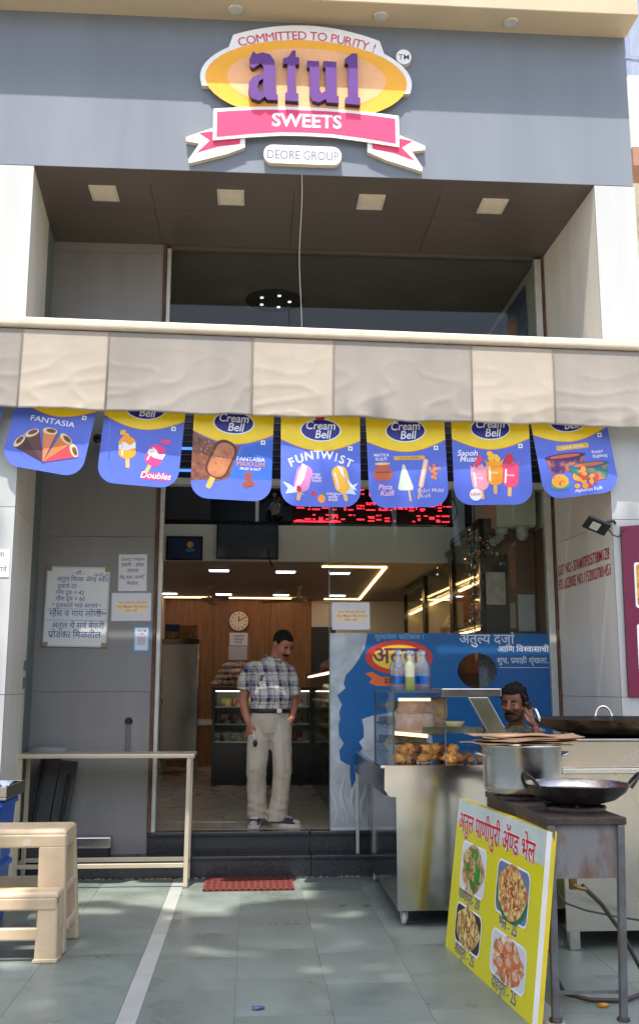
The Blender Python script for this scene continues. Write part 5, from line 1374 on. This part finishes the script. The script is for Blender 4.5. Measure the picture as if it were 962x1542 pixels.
# ============================================================ PEOPLE
def skin_obj(mb, name, mat, parent, vox=.008, it=4, bumpy=None):
    o = mb.build(name, mat, parent)
    for p in o.data.polygons: p.use_smooth = True
    m = o.modifiers.new('remesh', 'REMESH'); m.mode = 'VOXEL'; m.voxel_size = vox; m.use_smooth_shade = True
    s = o.modifiers.new('smooth', 'SMOOTH'); s.iterations = it; s.factor = .5
    if bumpy:
        tx_ = bpy.data.textures.new('cloth_folds', 'CLOUDS'); tx_.noise_scale = bumpy[1]; tx_.noise_depth = 2
        d_ = o.modifiers.new('folds', 'DISPLACE'); d_.texture = tx_; d_.strength = bumpy[0]; d_.texture_coords = 'LOCAL'; d_.mid_level = .5
    return o
def ering(cx, cy, z, a, b, ang=0, n=24, p=1.0):
    o = []
    for j in range(n):
        t = 2 * PI * j / n
        x = a * math.copysign(abs(math.cos(t)) ** p, math.cos(t)); y = b * math.copysign(abs(math.sin(t)) ** p, math.sin(t))
        o.append((cx + x * math.cos(ang) - y * math.sin(ang), cy + x * math.sin(ang) + y * math.cos(ang), z))
    return o
def head(mb, T, neck):
    B_ = lambda ctr, *r, **k: mb.ball(T @ Vector(ctr), *r, n=20, k=14, T=T.to_3x3(), **k)
    B_((0, .014, .030), .077, .096, .090)
    B_((0, -.026, -.028), .063, .066, .080)
    B_((0, -.056, -.088), .030, .028, .026)
    B_((0, -.030, -.075), .050, .050, .036)
    for s in (-1, 1):
        B_((s * .078, .016, -.012), .010, .020, .030)
        B_((s * .036, -.068, -.022), .026, .024, .024)
    mb.tube([T @ Vector(q) for q in ((0, -.084, .022), (0, -.098, .0), (0, -.112, -.022), (0, -.094, -.034))], [.010, .012, .017, .014], 10)
    mb.tube([T @ Vector((-.026, -.088, -.066)), T @ Vector((0, -.096, -.066)), T @ Vector((.026, -.088, -.066))], [.006, .010, .006], 8)
    mb.tube([T @ Vector((0, .025, -.03)), Vector(neck) + Vector((0, 0, .01)), Vector(neck) - Vector((0, 0, .07))], [.056, .058, .075], 16)
def face_parts(T, parent, skinmat, moust=True, beard=False):
    for s in (-1, 1):
        mb = MB().ball(T @ Vector((s * .031, -.0825, .004)), .0120, .0065, .0045, n=12, k=8, T=T.to_3x3()); e = mb.build('eye', M('eye_white', c(120, 104, 92), rough=.4), parent)
        MB().ball(T @ Vector((s * .031, -.0895, .003)), .0056, .002, .0044, n=10, k=6, T=T.to_3x3()).build('iris', BLACK, e)
        MB().tube([T @ Vector(q) for q in ((s * .014, -.089, .020), (s * .032, -.088, .026), (s * .050, -.076, .020))], [.004, .0055, .003], 8).build('eyebrow', HAIR, parent)
    MB().tube([T @ Vector(q) for q in ((-.022, -.0945, -.0665), (0, -.1035, -.066), (.022, -.0945, -.0665))], [.002, .0045, .002], 8).build('lips', M('lips', c(116, 58, 50), rough=.4), parent)
    if moust:
        MB().tube([T @ Vector(q) for q in ((-.036, -.084, -.060), (-.018, -.099, -.050), (0, -.106, -.047), (.018, -.099, -.050), (.036, -.084, -.060))], [.004, .010, .009, .010, .004], 10).build('moustache', HAIR, parent)
    if beard:
        mb = MB()
        mb.tube([T @ Vector(q) for q in ((-.052, -.045, -.075), (-.030, -.074, -.092), (0, -.086, -.100), (.030, -.074, -.092), (.052, -.045, -.075))], [.006, .010, .014, .010, .006], 10)
        mb.build('beard', M('stubble', c(44, 30, 26), rough=.7), parent)
def hair(T, parent, front=.055, side=-.01, back=-.05, puff=1.06, rough_=.02):
    n, k = 44, 30; vs = []; fs = []; keep = []
    for i in range(k + 1):
        for j in range(n):
            a = PI * i / k * .98 + .01; u = 2 * PI * j / n
            d = Vector((math.sin(a) * math.cos(u), math.sin(a) * math.sin(u), math.cos(a)))
            q = Vector((d.x * .077 * puff, .014 + d.y * .096 * puff, .030 + d.z * .090 * puff))
            lim = front if d.y < -.55 else (side if d.y < .2 else back)
            if -.75 < d.y <= -.35: lim = front + (side - front) * max(0, min(1, (d.y + .62) / .27))
            keep.append(q.z > lim)
            q += d * rough_ * (noise.noise(q * 30) * .5 + noise.noise(q * 75) * .45)
            vs.append(T @ q)
    for i in range(k):
        for j in range(n):
            f = (i * n + j, (i + 1) * n + j, (i + 1) * n + (j + 1) % n, i * n + (j + 1) % n)
            if all(keep[x] for x in f): fs.append(f)
    o = MB().add(vs, fs, None, True).build('hair', HAIR, parent)
    m = o.modifiers.new('thick', 'SOLIDIFY'); m.thickness = .010; m.offset = -1
def hand(mb, wrist, d, side, n_, curl=.8, sc=1.0):
    """d: along the fingers, side: towards the thumb, n_: palm normal"""
    d, side, n_ = Vector(d).normalized(), Vector(side).normalized(), Vector(n_).normalized()
    w = Vector(wrist)
    for t in (-.024, -.008, .008, .024):
        mb.tube([w + d * .0, w + side * t * sc + d * .045 * sc, w + side * t * 1.1 * sc + d * .088 * sc], [.020 * sc, .015 * sc, .012 * sc], 8)
    for i, (t, L_) in enumerate(((.030, .068), (.010, .076), (-.010, .070), (-.029, .056))):
        p = w + side * t * sc + d * .085 * sc
        pts = [p]; a = .25
        for s in (.42, .33, .25):
            a += curl * .55
            p = p + (d * math.cos(a) + n_ * math.sin(a)) * L_ * s * sc
            pts.append(p)
        mb.tube(pts, [.0098 * sc, .0092 * sc, .0085 * sc, .0072 * sc], 8)
    p = w + side * .026 * sc + d * .028 * sc
    mb.tube([p, p + (side * .026 + d * .022 + n_ * .010) * sc, p + (side * .026 + d * .048 + n_ * .026) * sc, p + (side * .016 + d * .068 + n_ * .036) * sc], [.014 * sc, .0115 * sc, .010 * sc, .0085 * sc], 8)

PLAID = bpy.data.materials.new('plaid_cotton')
PLAID.use_nodes = True
t_ = PLAID.node_tree
bs = t_.nodes['Principled BSDF']; bs.inputs['Roughness'].default_value = .85
tc = t_.nodes.new('ShaderNodeTexCoord'); sep = t_.nodes.new('ShaderNodeSeparateXYZ')
rotm = t_.nodes.new('ShaderNodeMapping'); rotm.inputs['Rotation'].default_value = (0, 0, R(-28))
dn = t_.nodes.new('ShaderNodeTexNoise'); dn.inputs['Scale'].default_value = 7
dmx = t_.nodes.new('ShaderNodeMixRGB'); dmx.blend_type = 'ADD'; dmx.inputs[0].default_value = .035
t_.links.new(tc.outputs['Object'], dmx.inputs[1]); t_.links.new(dn.outputs['Color'], dmx.inputs[2])
t_.links.new(dmx.outputs[0], rotm.inputs[0]); t_.links.new(rotm.outputs[0], sep.inputs[0])
def band(axis, freq, cols):
    ml = t_.nodes.new('ShaderNodeMath'); ml.operation = 'MULTIPLY'; ml.inputs[1].default_value = freq
    fr_ = t_.nodes.new('ShaderNodeMath'); fr_.operation = 'FRACT'
    t_.links.new(sep.outputs[axis], ml.inputs[0]); t_.links.new(ml.outputs[0], fr_.inputs[0])
    rp_ = t_.nodes.new('ShaderNodeValToRGB'); rp_.color_ramp.interpolation = 'CONSTANT'
    e = rp_.color_ramp.elements
    while len(e) < len(cols): e.new(.5)
    for i, (p, cc) in enumerate(cols): e[i].position = p; e[i].color = cc
    t_.links.new(fr_.outputs[0], rp_.inputs[0])
    return rp_.outputs[0]
IV, NV, GR_, LV = c(198, 192, 178), c(36, 32, 62), c(104, 100, 120), c(150, 146, 164)
bA = band('X', 9.5, [(0, IV), (.30, NV), (.52, LV), (.60, GR_), (.66, IV), (.80, NV), (.86, IV)])
bB = band('Z', 8.0, [(0, IV), (.34, GR_), (.40, IV), (.55, NV), (.80, LV), (.88, GR_)])
mxp = t_.nodes.new('ShaderNodeMixRGB'); mxp.blend_type = 'MIX'; mxp.inputs[0].default_value = .5
t_.links.new(bA, mxp.inputs[1]); t_.links.new(bB, mxp.inputs[2]); t_.links.new(mxp.outputs[0], bs.inputs['Base Color'])
bn = t_.nodes.new('ShaderNodeTexNoise'); bn.inputs['Scale'].default_value = 14
bpn = t_.nodes.new('ShaderNodeBump'); bpn.inputs['Strength'].default_value = .5; bpn.inputs['Distance'].default_value = .02
t_.links.new(tc.outputs['Object'], bn.inputs['Vector']); t_.links.new(bn.outputs['Fac'], bpn.inputs['Height']); t_.links.new(bpn.outputs[0], bs.inputs['Normal'])
TROU = M('cream_trousers', c(186, 174, 154), rough=.85, var=.06, scale=8, bump=1.0, bscale=9, stretch=(1, 1, .4), bdist=.03)

MAN = thing('person', 'man in plaid shirt and cream trousers standing in the doorway looking down', 'person', (.15, 8.80, FZ))
TA = R(26)
HT = Matrix.Translation((.122, -.058, 1.548)) @ Matrix.Rotation(R(42), 4, 'Z') @ Matrix.Rotation(R(37), 4, 'X')
mb = MB()
head(mb, HT, (.065, .005, 1.42))
mb.loft([ering(.02, 0, .88, .15, .11, TA), ering(.025, 0, 1.0, .155, .115, TA), ering(.03, -.01, 1.12, .16, .12, TA), ering(.025, 0, 1.30, .165, .10, TA), ering(.03, .01, 1.40, .12, .07, TA), ering(.045, .01, 1.44, .06, .05, TA)])
AL = [(-.155, .02, 1.33), (-.195, .02, 1.21), (-.218, .01, 1.06), (-.195, -.03, .95), (-.168, -.06, .865)]
AR = [(.175, .0, 1.305), (.215, .03, 1.19), (.228, .06, 1.06), (.215, .01, .96), (.195, -.05, .885)]
mb.tube(AL, [.062, .052, .044, .040, .028], 14)
mb.tube(AR, [.060, .050, .043, .038, .028], 14)
hand(mb, (-.167, -.061, .868), (.10, -.18, -1), (.55, -.75, .2), (.75, .35, 0), .9, 1.05)
hand(mb, (.195, -.05, .885), (-.25, -.15, -1), (-.6, -.7, 0), (-.5, .6, 0), .35, 1.0)
for hx_, kx, ax, ay in ((-.065, -.095, -.095, .02), (.105, .115, .085, -.03)):
    mb.tube([(hx_, 0, .92), (kx, -.01, .50), (ax, ay, .06)], [.085, .055, .038], 14)
mb.tube([(-.095, .04, .035), (-.11, -.06, .035), (-.115, -.13, .028)], [.032, .036, .026], 12)
mb.tube([(.065, .01, .035), (.16, -.045, .035), (.235, -.085, .028)], [.032, .036, .026], 12)
skin_obj(mb, 'body', SKIN, MAN, .0062, 3)
face_parts(HT, MAN, SKIN)
hair(HT, MAN, .074, -.006, -.055, 1.045, .008)
mb = MB()
mb.loft([ering(.02, -.005, .945, .178, .138, TA), ering(.022, -.010, 1.0, .184, .150, TA), ering(.028, -.022, 1.08, .190, .165, TA), ering(.028, -.018, 1.16, .190, .160, TA), ering(.022, -.004, 1.26, .192, .138, TA), ering(.02, .008, 1.34, .188, .110, TA), ering(.028, .012, 1.395, .145, .082, TA), ering(.045, .006, 1.435, .078, .066, TA)])
mb.tube([(-.10, .02, 1.355), (-.155, .02, 1.335), (-.190, .02, 1.26), (-.212, .018, 1.15)], [.060, .070, .070, .076], 16)
mb.tube([(.12, .0, 1.335), (.175, .0, 1.31), (.208, .02, 1.23), (.226, .035, 1.11)], [.058, .067, .066, .071], 16)
sh_ = skin_obj(mb, 'shirt', PLAID, MAN, .008, 3, (.018, .08))
mb = MB()
for s_, pts in ((1, [(.045 + .07 * math.cos(a), .004 + .062 * math.sin(a), 1.438 + .012 * math.sin(a) - .02 * (1 if abs(a - 5.0) < .5 else 0)) for a in [2 * PI * i / 22 for i in range(22)]]),):
    mb.tube(pts, .016, 8, closed=True)
mb.build('collar', PLAID, MAN)
pk = MB().hexa([(-.012, 0, 0), (.10, 0, 0), (.10, .012, 0), (-.012, .012, 0)], [(-.012, 0, .11), (.10, 0, .11), (.10, .012, .11), (-.012, .012, .11)]).build('pocket', PLAID, MAN, bevel=.004)
pk.location = (-.075, -.150, 1.17); pk.rotation_euler = (R(6), R(-3), R(8))
mb = MB()
mb.loft([ering(.02, -.005, .72, .09, .08, TA), ering(.02, -.005, .79, .150, .125, TA), ering(.02, -.005, .90, .182, .142, TA), ering(.02, -.006, .962, .182, .146, TA)])
def leg(pts, rad, seed):
    rings = []
    N_ = 26
    for i in range(N_ + 1):
        t = i / N_
        k = t * (len(pts) - 1); j = min(int(k), len(pts) - 2); fq = k - j
        p = Vector(pts[j]).lerp(Vector(pts[j + 1]), fq); r = rad[j] + (rad[j + 1] - rad[j]) * fq
        rg = []
        for q in range(20):
            a = 2 * PI * q / 20
            f_ = 1 + .03 * math.sin(a * 2 + seed) + (.05 + .07 * max(0, t - .75)) * noise.noise(Vector((math.cos(a) * 1.2, math.sin(a) * 1.2, t * 9 + seed)))
            if t > .80: f_ += .06 * math.sin(t * 80 + a * 1.5 + seed)
            f_ += .045 * math.exp(-((t - .55) / .06) ** 2) * math.sin(t * 120 + a * 2 + seed)
            crease = 1.06 if abs(a - 4.71) < .2 else 1
            rg.append((p.x + r * f_ * math.cos(a), p.y + r * f_ * crease * math.sin(a) * 1.08, p.z))
        rings.append(rg)
    mb.loft(rings)
leg([(-.065, 0, .90), (-.082, -.02, .70), (-.096, -.03, .48), (-.094, .012, .28), (-.088, .02, .065)], [.106, .098, .086, .080, .084], 1.0)
leg([(.098, 0, .90), (.116, -.03, .70), (.126, -.055, .48), (.112, -.02, .28), (.078, -.012, .045)], [.106, .095, .083, .080, .092], 4.2)
skin_obj(mb, 'trousers', TROU, MAN, .0085, 2, (.014, .09))
BELT = MB()
BELT.loft([ering(.02, -.007, .955, .188, .152, TA, 40), ering(.02, -.007, .992, .190, .154, TA, 40)], cap=False)
BELT.build('belt', M('dark_belt', c(44, 30, 26), rough=.4), MAN).modifiers.new('t', 'SOLIDIFY').thickness = .006
MB().box(-.022, .022, -.006, .004, -.018, .018).build('belt_buckle', CHROME, MAN, bevel=.004).location = (.095, -.157, .973)
for (x, y, a, nm) in ((-.10, -.02, -8, 'shoe'), (.13, -.03, 58, 'shoe')):
    T = Matrix.Rotation(R(a), 4, 'Z')
    def sring(y_, w_, z0, z1, n=16):
        return [(w_ * math.cos(2 * PI * j / n), y_, z0 + (z1 - z0) * (.5 + .5 * math.sin(2 * PI * j / n))) for j in range(n)]
    s_ = MB().loft([sring(.10, .018, .02, .07), sring(.085, .034, .018, .095), sring(.03, .040, .018, .105), sring(-.03, .043, .018, .088), sring(-.09, .046, .018, .066), sring(-.14, .040, .018, .054), sring(-.165, .020, .02, .042)]).build(nm, M('dark_trainer', c(44, 46, 62), rough=.6, var=.2), MAN)
    s_.location = (x, y, 0); s_.rotation_euler = (0, 0, R(a))
    MB().prism([(p[0] * 1.05, p[1]) for p in [(.020, .108), (-.020, .108), (-.040, .07), (-.044, -.05), (-.050, -.10), (-.040, -.155), (-.015, -.178), (.015, -.178), (.040, -.155), (.050, -.10), (.044, -.05), (.040, .07)]], .001, .028).build('sole', M('white_sole', c(206, 200, 186), rough=.6), s_, bevel=.005)
    MB().ball((0, -.125, .035), .040, .05, .028, 14, 8).build('toe_cap', M('grey_toe', c(176, 170, 158), rough=.6), s_)
    for i in range(4): MB().tube([(-.026, -.015 - .022 * i, .092 - .006 * i), (0, -.02 - .022 * i, .099 - .007 * i), (.026, -.015 - .022 * i, .092 - .006 * i)], .0035, 6).build('lace', WHT, s_)
KF = thing('key_fob', 'small black key fob held in the standing man\'s hand', 'key', (.038, 8.665, FZ + .70))
MB().ball((0, 0, 0), .020, .010, .030, 14, 8).build('fob', BLACK, KF)
MB().tube([(0, 0, .03), (-.005, .01, .05), (-.012, .02, .075)], .004, 6).build('ring', CHROME, KF)

P2 = thing('person', 'seated looking vendor behind the cart holding a phone to his ear', 'person', (1.95, 7.42, 0))
P2['label'] = 'bearded vendor in a mottled shirt behind the cart holding a phone to his ear'
HT2 = Matrix.Translation((.005, -.060, 1.395)) @ Matrix.Rotation(R(-36), 4, 'Z') @ Matrix.Rotation(R(8), 4, 'X') @ Matrix.Scale(1.15, 4)
mb = MB()
head(mb, HT2, (.03, -.01, 1.235))
mb.loft([ering(.02, .02, .70, .15, .10), ering(.02, .01, .85, .15, .105), ering(.02, .0, 1.0, .165, .11), ering(.025, .0, 1.12, .175, .10), ering(.03, .0, 1.20, .12, .07), ering(.03, -.005, 1.25, .055, .05)])
mb.tube([(.20, .0, 1.16), (.245, -.05, 1.05), (.235, -.13, .98), (.185, -.17, 1.08), (.128, -.155, 1.215)], [.055, .048, .044, .038, .028], 14)
mb.tube([(-.16, .0, 1.15), (-.21, -.04, .98), (-.18, -.16, .90), (-.06, -.22, .90)], [.055, .046, .040, .030], 14)
hand(mb, (.128, -.155, 1.215), (-.18, .05, 1), (-.75, -.6, 0), (-.4, .8, .1), .55, 1.05)
hand(mb, (-.06, -.22, .90), (1, -.1, -.1), (0, -1, .1), (0, .2, -1), .5, .95)
for s in (-1, 1):
    mb.tube([(.02 + s * .08, .02, .74), (.02 + s * .10, -.04, .42), (.02 + s * .10, .02, .06)], [.085, .055, .038], 14)
    mb.tube([(.02 + s * .10, .03, .035), (.02 + s * .11, -.10, .030)], [.032, .03], 12)
skin_obj(mb, 'body', SKIND, P2, .0065, 3)
face_parts(HT2, P2, SKIND, True, True)
hair(HT2, P2, .064, -.018, -.06, 1.09, .034)
mb = MB()
mb.loft([ering(.02, .02, .66, .175, .13), ering(.02, .01, .85, .17, .125), ering(.02, .0, 1.0, .185, .13), ering(.025, .0, 1.12, .195, .12), ering(.03, .0, 1.19, .15, .09), ering(.03, -.005, 1.235, .075, .065)])
mb.tube([(.13, .0, 1.16), (.20, .0, 1.15), (.25, -.05, 1.04)], [.07, .07, .07], 14)
mb.tube([(-.10, .0, 1.16), (-.16, .0, 1.15), (-.215, -.04, .99)], [.07, .068, .07], 14)
skin_obj(mb, 'shirt', M('mottled_shirt', c(96, 92, 72), rough=.9, var=.5, scale=22, col2=c(150, 146, 124)), P2, .009, 3, (.02, .09))
mb = MB()
mb.loft([ering(.02, .02, .62, .165, .125), ering(.02, .02, .74, .17, .13)])
for s in (-1, 1): mb.tube([(.02 + s * .085, .02, .72), (.02 + s * .10, -.04, .42), (.02 + s * .10, .02, .07)], [.10, .075, .07], 14)
skin_obj(mb, 'trousers', M('dark_trousers', c(52, 52, 60), rough=.85), P2, .010, 2)
PH_ = thing('mobile_phone', 'dark phone held at the vendor\'s ear', 'phone', (2.062, 7.325, 1.345), (R(12), R(-14), R(48)))
MB().box(-.034, .034, -.005, .005, -.065, .065).build('body', BLACK, PH_, bevel=.006)
MB().box(-.030, .030, -.0065, -.0055, -.058, .058).build('screen', M('phone_glass', (.02, .02, .03, 1), rough=.08), PH_)

# ============================================================ STREET TREE behind the camera, neighbouring house
TR = thing('street_tree', 'broad leafy street tree standing beside the camera and shading the paving', 'tree', (-5.0, -1.2, 0))
BARK = M('bark', c(92, 76, 62), rough=.9, var=.3, scale=8, bump=.6, bscale=20)
mb = MB()
mb.tube([(0, 0, 0), (.05, .02, 3), (.12, .05, 6.2), (.45, .1, 9.6), (.9, .2, 12.4)], [.42, .34, .28, .22, .16], 14)
for tip in ((1.8, 1.8, 7.6), (3.2, .8, 8.0), (1.4, -1.6, 8.2), (-.8, 1.0, 8.0), (3.6, 2.6, 7.9), (2.6, -1.0, 8.6), (4.8, 2.0, 8.3)):
    tip = (tip[0] * 1.2, tip[1] * .9 - .6, tip[2] + 6.2)
    mb.tube([(.4, .1, 9.2), (.4 + (tip[0] - .4) * .4, .1 + (tip[1] - .1) * .4, 12.0), tip], [.14, .09, .03], 8)
mb.build('trunk', BARK, TR)
LF = M('tree_leaf', c(70, 96, 44), rough=.55, var=.35, scale=3, col2=c(96, 122, 56))
rs = random.Random(21); lv = MB()
cnt = 0
while cnt < 16000:
    gx, gy = rs.uniform(-4.5, 4.6), rs.uniform(2.2, 8.18)
    if -1.7 < gx < .52 and gy > 7.30 + .16 * math.sin(gx * 4): continue
    if -1.9 < gx < .60 and 5.6 < gy <= 7.6 and noise.noise(Vector((gx * 1.9, gy * 3.4, 7))) > .06 + .20 * (7.3 - gy): continue
    if gy > 6.9 and noise.noise(Vector((gx * 1.1, gy * 1.1, 4))) + .5 * noise.noise(Vector((gx * 3.2, gy * 3.2, 9))) < -.42: continue
    z = 12.8 + 3.6 * rs.random() ** .8
    x, y = gx - z * math.sin(AZ) / math.tan(EL), gy - z * math.cos(AZ) / math.tan(EL)
    p = Vector((x + 5.0, y + 1.2, z))
    E_ = Euler((rs.gauss(0, .5), rs.gauss(0, .5), rs.uniform(0, 6.28))).to_matrix()
    s_ = rs.uniform(1.0, 1.7)
    lv.add([p + E_ @ Vector(q) * s_ for q in ((-.11, 0, 0), (-.03, -.055, .012), (.11, 0, -.01), (-.03, .055, .012))], [(0, 1, 2, 3)])
    cnt += 1
lv.build('crown', LF, TR, kind='stuff')
NB = thing('neighbour_house', 'pale neighbouring house with a railed balcony behind the right corner', 'house', (6.4, 14.2, 0))
MB().box(-.46, 3.5, -.2, 3, 9.95, 11.25).build('balcony_wall', M('pale_plaster', c(222, 220, 206), rough=.8), NB)
MB().box(-.50, 3.5, -.3, .25, 9.62, 9.94).build('balcony_slab', M('brown_plaster', c(150, 110, 92), rough=.8), NB)
MB().box(.6, 3.5, .6, 3, 0, 9.6).build('wall', M('pale_plaster', c(222, 220, 206), rough=.8), NB)
MB().box(.9, 3.5, 1.0, 3, 11.26, 15).build('upper_wall', M('pale_blue_plaster', c(176, 186, 206), rough=.8), NB)
for i in range(5): MB().box(-.44 + i * .30, -.36 + i * .30, -.12, -.06, 11.251, 14.2).build('railing_bar', M('grey_blue_rail', c(120, 132, 160), rough=.6), NB)
MB().box(-.46, 1.2, -.13, -.05, 11.60, 11.66).build('rail', M('grey_blue_rail', c(120, 132, 160), rough=.6), NB)

OB = thing('opposite_building', 'row of shuttered shops across the street behind the camera', 'building', (0, -13, 0))
OW = M('ochre_plaster', c(186, 166, 138), rough=.85, var=.1, scale=.6)
MB().box(-16, 16, -4, 0, 0, 5.6).build('wall', OW, OB)
MB().box(-16.2, 16.2, -4, .35, 5.61, 5.85).build('parapet', CREAM, OB)
for i in range(8):
    x = -14 + i * 4
    MB().box(x - 1.4, x + 1.4, .005, .06, .05, 2.7).build('shutter', M('grey_shutter', c(70, 74, 82), rough=.5, metal=.3, objrand=.3), OB)
    MB().box(x - 1.6, x + 1.6, .005, .9, 2.85, 2.95).build('canopy', M('rust_canopy', c(120, 70, 54), rough=.7, objrand=.3), OB)
    MB().box(x - .7, x + .7, .005, .05, 3.6, 4.9).build('window', M('dark_pane', c(30, 34, 40), rough=.1), OB)
for k, (x, y, h) in enumerate(((3.4, -4.5, 1.0), (-2.2, -7.5, 1.15), (7.5, -6.0, .9))):
    T = thing('roadside_tree', ('young tree across the road on the right behind the camera', 'tallest young tree across the road behind the camera', 'far right young tree across the road behind the camera')[k], 'tree', (x, y, 0))
    MB().tube([(0, 0, 0), (.05, 0, 1.6 * h), (-.02, .05, 3.0 * h)], [.13, .10, .06], 10).build('trunk', BARK, T)
    lv = MB(); rs = random.Random(50 + k)
    for i in range(1500):
        d = Vector((rs.gauss(0, 1), rs.gauss(0, 1), rs.gauss(0, .8))); d = d.normalized() * rs.random() ** .4 * 1.5 * h
        p = d + Vector((0, 0, 3.6 * h)); E_ = Euler((rs.gauss(0, .7), rs.gauss(0, .7), rs.uniform(0, 6.28))).to_matrix()
        lv.add([p + E_ @ Vector(q) * 1.2 for q in ((-.11, 0, 0), (-.03, -.055, .012), (.11, 0, -.01), (-.03, .055, .012))], [(0, 1, 2, 3)])
    lv.build('crown', LF, T, kind='stuff')
